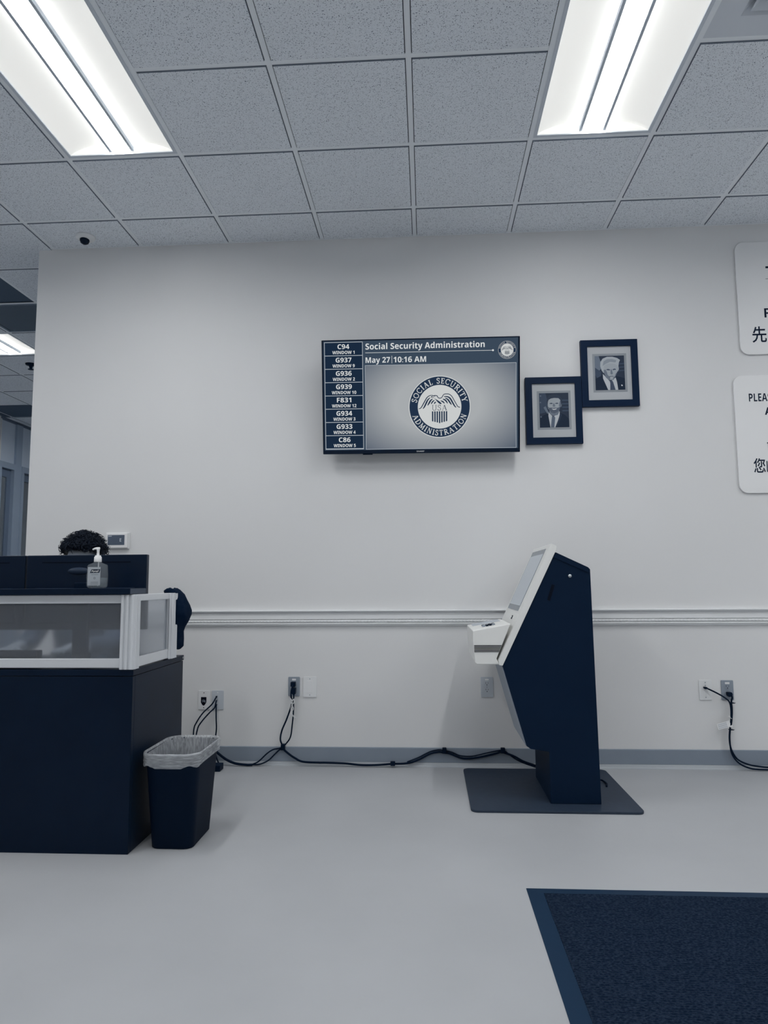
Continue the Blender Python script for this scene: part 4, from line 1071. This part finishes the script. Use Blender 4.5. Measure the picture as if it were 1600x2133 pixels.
# ------------------------------------------------------------------ cables along the wall
def cable(name, label, pts, r, cat='cable', group=None, m=None):
    o = MB().tube(pts, r, 8, 6).build(name, m or M['rubber']); tag(o, label, cat, group); return o
cable('coax_cable', 'black coaxial cable, leftmost of three hanging behind the bin', [(-1.260, -.02, .415), (-1.284, -.035, .371), (-1.337, -.045, .319), (-1.373, -.05, .265), (-1.389, -.05, .222), (-1.389, -.05, .12), (-1.36, -.06, .05), (-1.30, -.07, .012)], .0042, group='coaxial cables by the bin')
cable('coax_cable', 'black coaxial cable, middle of three hanging behind the bin', [(-1.260, -.024, .390), (-1.268, -.03, .350), (-1.295, -.037, .323), (-1.341, -.047, .27), (-1.367, -.05, .222), (-1.377, -.05, .12), (-1.34, -.07, .05), (-1.28, -.08, .012)], .0042, group='coaxial cables by the bin')
cable('coax_cable', 'black coaxial cable hanging straight down behind the bin rim', [(-1.260, -.024, .365), (-1.254, -.04, .291), (-1.251, -.04, .226), (-1.256, -.04, .16), (-1.250, -.045, .07), (-1.225, -.055, .014)], .0042, group='coaxial cables by the bin')
tag(MB().box(-1.30, -1.19, -.16, -.085, 0.0, .036, .003).build('power_adapter', M['black']), 'black power adapter on the floor behind the bin', 'adapter')
cable('cable_bundle', 'thick black cable bundle emerging from behind the bin', [(-1.274, -.035, .107), (-1.24, -.035, .078), (-1.188, -.035, .041), (-1.132, -.036, .019), (-1.065, -.036, .011), (-1.026, -.034, .011)], .0075)
cable('floor_cable', 'thin black cable looping up to the strap, upper strand', [(-1.029, -.027, .011), (-.99, -.025, .029), (-.94, -.025, .075), (-.902, -.022, .099), (-.863, -.018, .106), (-.84, -.016, .113)], .0042, group='thin cables left of the strap')
cable('floor_cable', 'thin black cable looping up to the strap, lower strand', [(-1.029, -.030, .011), (-.979, -.028, .014), (-.929, -.025, .036), (-.89, -.022, .073), (-.863, -.018, .097), (-.84, -.016, .105)], .0042, group='thin cables left of the strap')
EE = [(-0.844, -0.022, 0.107), (-0.802, -0.022, 0.073), (-0.763, -0.024, 0.049), (-0.718, -0.026, 0.030), (-0.624, -0.026, 0.025), (-0.573, -0.026, 0.025), (-0.458, -0.026, 0.022), (-0.362, -0.028, 0.014), (-0.265, -0.028, 0.015), (-0.169, -0.026, 0.022), (-0.082, -0.025, 0.026), (-0.013, -0.02, 0.046), (0.057, -0.018, 0.081), (0.11, -0.016, 0.092), (0.144, -0.015, 0.087), (0.179, -0.016, 0.082), (0.239, -0.018, 0.059), (0.29, -0.018, 0.055), (0.368, -0.018, 0.066), (0.454, -0.016, 0.086), (0.489, -0.015, 0.093), (0.557, -0.02, 0.072), (0.616, -0.03, 0.043), (0.70, -0.05, 0.020), (0.76, -0.12, 0.022), (.80, -.24, .05)]
cable('wall_cable', 'thick black cable strapped along the cove base to the kiosk', EE, .0062)
cable('wall_cable', 'thin black cable running beside the thick one at the kiosk', [(-0.082, -0.019, 0.032), (-0.013, -0.016, 0.058), (0.057, -0.014, 0.092), (0.11, -0.013, 0.103), (0.144, -0.013, 0.099), (0.187, -0.014, 0.091), (0.239, -0.016, 0.071), (0.308, -0.016, 0.068), (0.386, -0.016, 0.085), (0.472, -0.013, 0.102), (0.506, -0.014, 0.099), (0.557, -0.02, 0.062), (0.616, -0.03, 0.034), (0.70, -0.06, 0.014), (0.78, -0.13, 0.018), (.82, -.24, .05)], .0036)
for i, (x, z, w, h, yd, lab) in enumerate(((-.841, .115, .024, .036, .026, 'black cable strap where the two plug leads meet'), (-.168, .024, .028, .028, .036, 'black cable clip low on the cove base'), (.144, .101, .024, .034, .024, 'black cable strap at mid wall, left of the outlet'), (.494, .104, .026, .032, .024, 'black cable strap nearest the kiosk foot'))):
    o = MB().box(x - w / 2, x + w / 2, -yd - .006, -.007 if i != 1 else -.021, z - h / 2 + (.003 if i == 1 else 0), z + h / 2, .003).build('cable_strap', M['black'])
    tag(o, lab, 'cable strap', 'cable straps on the cove base')
pc = thing('plugged_lead', 'black plug and thick cord, left of the pair at the outlet', 'power cord', (-.778, -.02, .486), 'plug cords at the grey outlet')
MB().box(-.794, -.765, -.040, -.0092, .478, .507, .004).build('plug', M['black'], pc)
MB().tube([(-.778, -.036, .490), (-.787, -.046, .455), (-.788, -.044, .417), (-.783, -.036, .394), (-.791, -.034, .356), (-.818, -.032, .281), (-.846, -.030, .216), (-.856, -.026, .162), (-.845, -.020, .123)], .0052).build('cord', M['rubber'], pc)
pc = thing('plugged_lead', 'black plug and thin cord, right of the pair at the outlet', 'power cord', (-.770, -.02, .45), 'plug cords at the grey outlet')
MB().prism([(-.788, .470), (-.762, .470), (-.764, .436), (-.774, .425), (-.786, .440)], -.046, -.0092, 'y', .003).build('plug', M['black'], pc)
MB().tube([(-.772, -.040, .442), (-.772, -.044, .41), (-.773, -.042, .385), (-.775, -.036, .324), (-.782, -.034, .249), (-.795, -.028, .173), (-.832, -.020, .123)], .0042).build('cord', M['rubber'], pc)
tw = MB()
tw.tube([(-.792, -.050, .412), (-.778, -.052, .392), (-.788, -.048, .353), (-.786, -.045, .32), (-.775, -.045, .302), (-.755, -.043, .293)], .0018, 6)
tw.tube([(-.768, -.050, .408), (-.784, -.052, .385), (-.772, -.050, .350), (-.785, -.046, .322), (-.764, -.044, .299)], .0018, 6)
tw.tube([(-.790, -.050, .395), (-.770, -.052, .402), (-.772, -.046, .38), (-.79, -.05, .385)], .0025, 6)
tag(tw.build('twist_tie', M['offwhite']), 'loose pale twist tie wrapped round the plug cords', 'twist tie')
pc = thing('data_cable', 'thin black data cable from the white plate at right', 'cable', (1.698, -.02, .474))
MB().prism([(1.690, .481), (1.706, .481), (1.712, .474), (1.700, .467), (1.693, .470)], -.030, -.0062, 'y', .002).build('plug', M['black'], pc)
MB().tube([(1.703, -.024, .475), (1.744, -.034, .455), (1.784, -.034, .433), (1.814, -.034, .412), (1.830, -.034, .391), (1.834, -.036, .353), (1.831, -.037, .301), (1.824, -.037, .249), (1.818, -.036, .197), (1.819, -.034, .146), (1.825, -.032, .105), (1.844, -.030, .067), (1.876, -.032, .037), (1.919, -.036, .019), (1.96, -.036, .012), (2.028, -.036, .010), (2.20, -.04, .008), (2.6, -.045, .008)], .0046).build('cord', M['rubber'], pc)
pc = thing('plugged_lead', 'black plug and cord hanging from the dark grey outlet at right', 'power cord', (1.83, -.02, .44))
MB().prism([(1.820, .452), (1.846, .452), (1.850, .438), (1.844, .428), (1.828, .424), (1.820, .434)], -.040, -.0092, 'y', .004).build('plug', M['black'], pc)
MB().tube([(1.842, -.034, .438), (1.845, -.036, .420), (1.842, -.028, .398), (1.844, -.026, .352), (1.842, -.026, .317), (1.835, -.026, .269), (1.826, -.026, .238), (1.820, -.026, .179), (1.827, -.024, .124), (1.850, -.022, .078), (1.879, -.022, .053), (1.929, -.025, .034), (1.98, -.027, .026), (2.031, -.029, .022), (2.2, -.031, .018), (2.6, -.034, .018)], .0050).build('cord', M['rubber'], pc)
tg = thing('cable_tag', 'white paper tag wrapped on the cord at right', 'tag', (1.785, -.045, .238))
mb = MB(); mb.add([(1.742, -.050, .272), (1.819, -.040, .290), (1.829, -.040, .256), (1.751, -.050, .238)] + [(1.742, -.049, .272), (1.819, -.039, .290), (1.829, -.039, .256), (1.751, -.049, .238)], [(0, 1, 2, 3), (7, 6, 5, 4), (0, 4, 5, 1), (1, 5, 6, 2), (2, 6, 7, 3), (3, 7, 4, 0)])
mb.build('paper', M['white'], tg)
mb = MB()
for k in range(7):
    for j in range(3):
        u0, v0 = .06 + k * .10, .12 + j * .29
        P = lambda u, v: (1.742 + u * .077 + v * .009, -.0503 + u * .010, .272 + u * .018 - v * .034)
        mb.add([P(u0, v0), P(u0 + .07, v0), P(u0 + .07, v0 + .20), P(u0, v0 + .20)], [(0, 1, 2, 3)])
mb.build('print_marks', M['lightgrey'], tg)
tag(MB().box(1.822, 1.836, -.043, -.02, .250, .262, .002).build('tape_wrap', M['white']), 'white tape band holding the tag to the cord', 'tape')
tag(MB().box(1.812, 1.822, -.052, -.046, .310, .318, .001).tube([(1.818, -.048, .312), (1.826, -.042, .306), (1.834, -.040, .300)], .0015, 6).build('tape_flag', M['white']), 'tiny white tie end above the paper tag', 'tie')
for z, lab in ((.390, 'black zip tie just below the right outlet'), (.236, 'black zip tie just below the paper tag')):
    tag(MB().box(1.818 + (z - .236) * .09, 1.842 + (z - .236) * .09, -.044, -.019, z - .002, z + .002, .001).box(1.840 + (z - .236) * .09, 1.850 + (z - .236) * .09, -.034, -.030, z - .001, z + .001).build('zip_tie', M['black']), lab, 'zip tie', 'zip ties on the right cord')

# ------------------------------------------------------------------ entrance mat
mt = thing('entrance_mat', 'dark ribbed entrance mat with rubber border in the foreground', 'mat', (1.31, -2.29, 0))
MX0, MX1, MY0, MY1 = .397, 2.227, -2.90, -1.682
M['matedge'] = mat('mat_rubber_border', C(28, 50, 74), 0.55, 0.10)
mb = MB(); w = .055
for pl in ([(MX0, MY0), (MX1, MY0), (MX1 - w, MY0 + w), (MX0 + w, MY0 + w)], [(MX1, MY0), (MX1, MY1), (MX1 - w, MY1 - w), (MX1 - w, MY0 + w)], [(MX1, MY1), (MX0, MY1), (MX0 + w, MY1 - w), (MX1 - w, MY1 - w)], [(MX0, MY1), (MX0, MY0), (MX0 + w, MY0 + w), (MX0 + w, MY1 - w)]):
    vs = [(p[0], p[1], .0) for p in pl] + [(p[0], p[1], z) for p, z in zip(pl, (.002, .002, .007, .007))]
    mb.add(vs, [(0, 1, 5, 4), (1, 2, 6, 5), (2, 3, 7, 6), (3, 0, 4, 7), (4, 5, 6, 7), (3, 2, 1, 0)])
mb.build('rubber_border', M['matedge'], mt)
def carpet_material():
    m = mat('ribbed_carpet', NAVY, 0.95, 0.08)
    nt = m.node_tree; N = nt.nodes; L = nt.links; b_ = N['Principled BSDF']
    g = N.new('ShaderNodeNewGeometry')
    n1 = N.new('ShaderNodeTexNoise'); n1.inputs['Scale'].default_value = 210; n1.inputs['Detail'].default_value = 3
    mp = N.new('ShaderNodeMapping'); mp.inputs['Scale'].default_value = (.55, 1, 1)
    L.new(g.outputs['Position'], mp.inputs[0]); L.new(mp.outputs[0], n1.inputs['Vector'])
    r = N.new('ShaderNodeValToRGB')
    r.color_ramp.elements[0].position = .40; r.color_ramp.elements[0].color = (0.0045, 0.0125, 0.029, 1)
    r.color_ramp.elements[1].position = .80; r.color_ramp.elements[1].color = (0.030, 0.048, 0.085, 1)
    L.new(n1.outputs[0], r.inputs[0]); L.new(r.outputs[0], b_.inputs['Base Color'])
    bp = N.new('ShaderNodeBump'); bp.inputs['Strength'].default_value = .8; bp.inputs['Distance'].default_value = .006
    L.new(n1.outputs[0], bp.inputs['Height']); L.new(bp.outputs[0], b_.inputs['Normal'])
    return m
M['carpet'] = carpet_material()
mb = MB(); rib = .011; rows_ = []
yy = MY0 + w
k = 0
nx = 60
while yy < MY1 - w - .001:
    for dy, z in ((0, .0062), (.30, .0092), (.70, .0092)):
        rows_.append((min(yy + dy * rib, MY1 - w), z))
    yy += rib
rows_.append((MY1 - w, .0062))
rr_ = random.Random(3)
rings = [[(MX0 + w + (MX1 - MX0 - 2 * w) * i / nx, y_, z_ + rr_.uniform(-.0006, .0006)) for i in range(nx + 1)] for y_, z_ in rows_]
mb.loft(rings, closed=False, cap0=False, cap1=False)
o = mb.build('carpet_ribs', M['carpet'], mt); o['kind'] = 'stuff'

# ------------------------------------------------------------------ cheap sampling: faint screen light needs no direct light sampling
for m_ in list(E_.values()) + [M['fix_pan'], M['kscr']]:
    m_.cycles.emission_sampling = 'NONE'
scene.cycles.max_bounces = 8
scene.cycles.diffuse_bounces = 4
scene.cycles.glossy_bounces = 3
scene.cycles.transmission_bounces = 6
scene.cycles.transparent_max_bounces = 8
scene.cycles.adaptive_threshold = 0.02
scene.cycles.use_light_tree = False
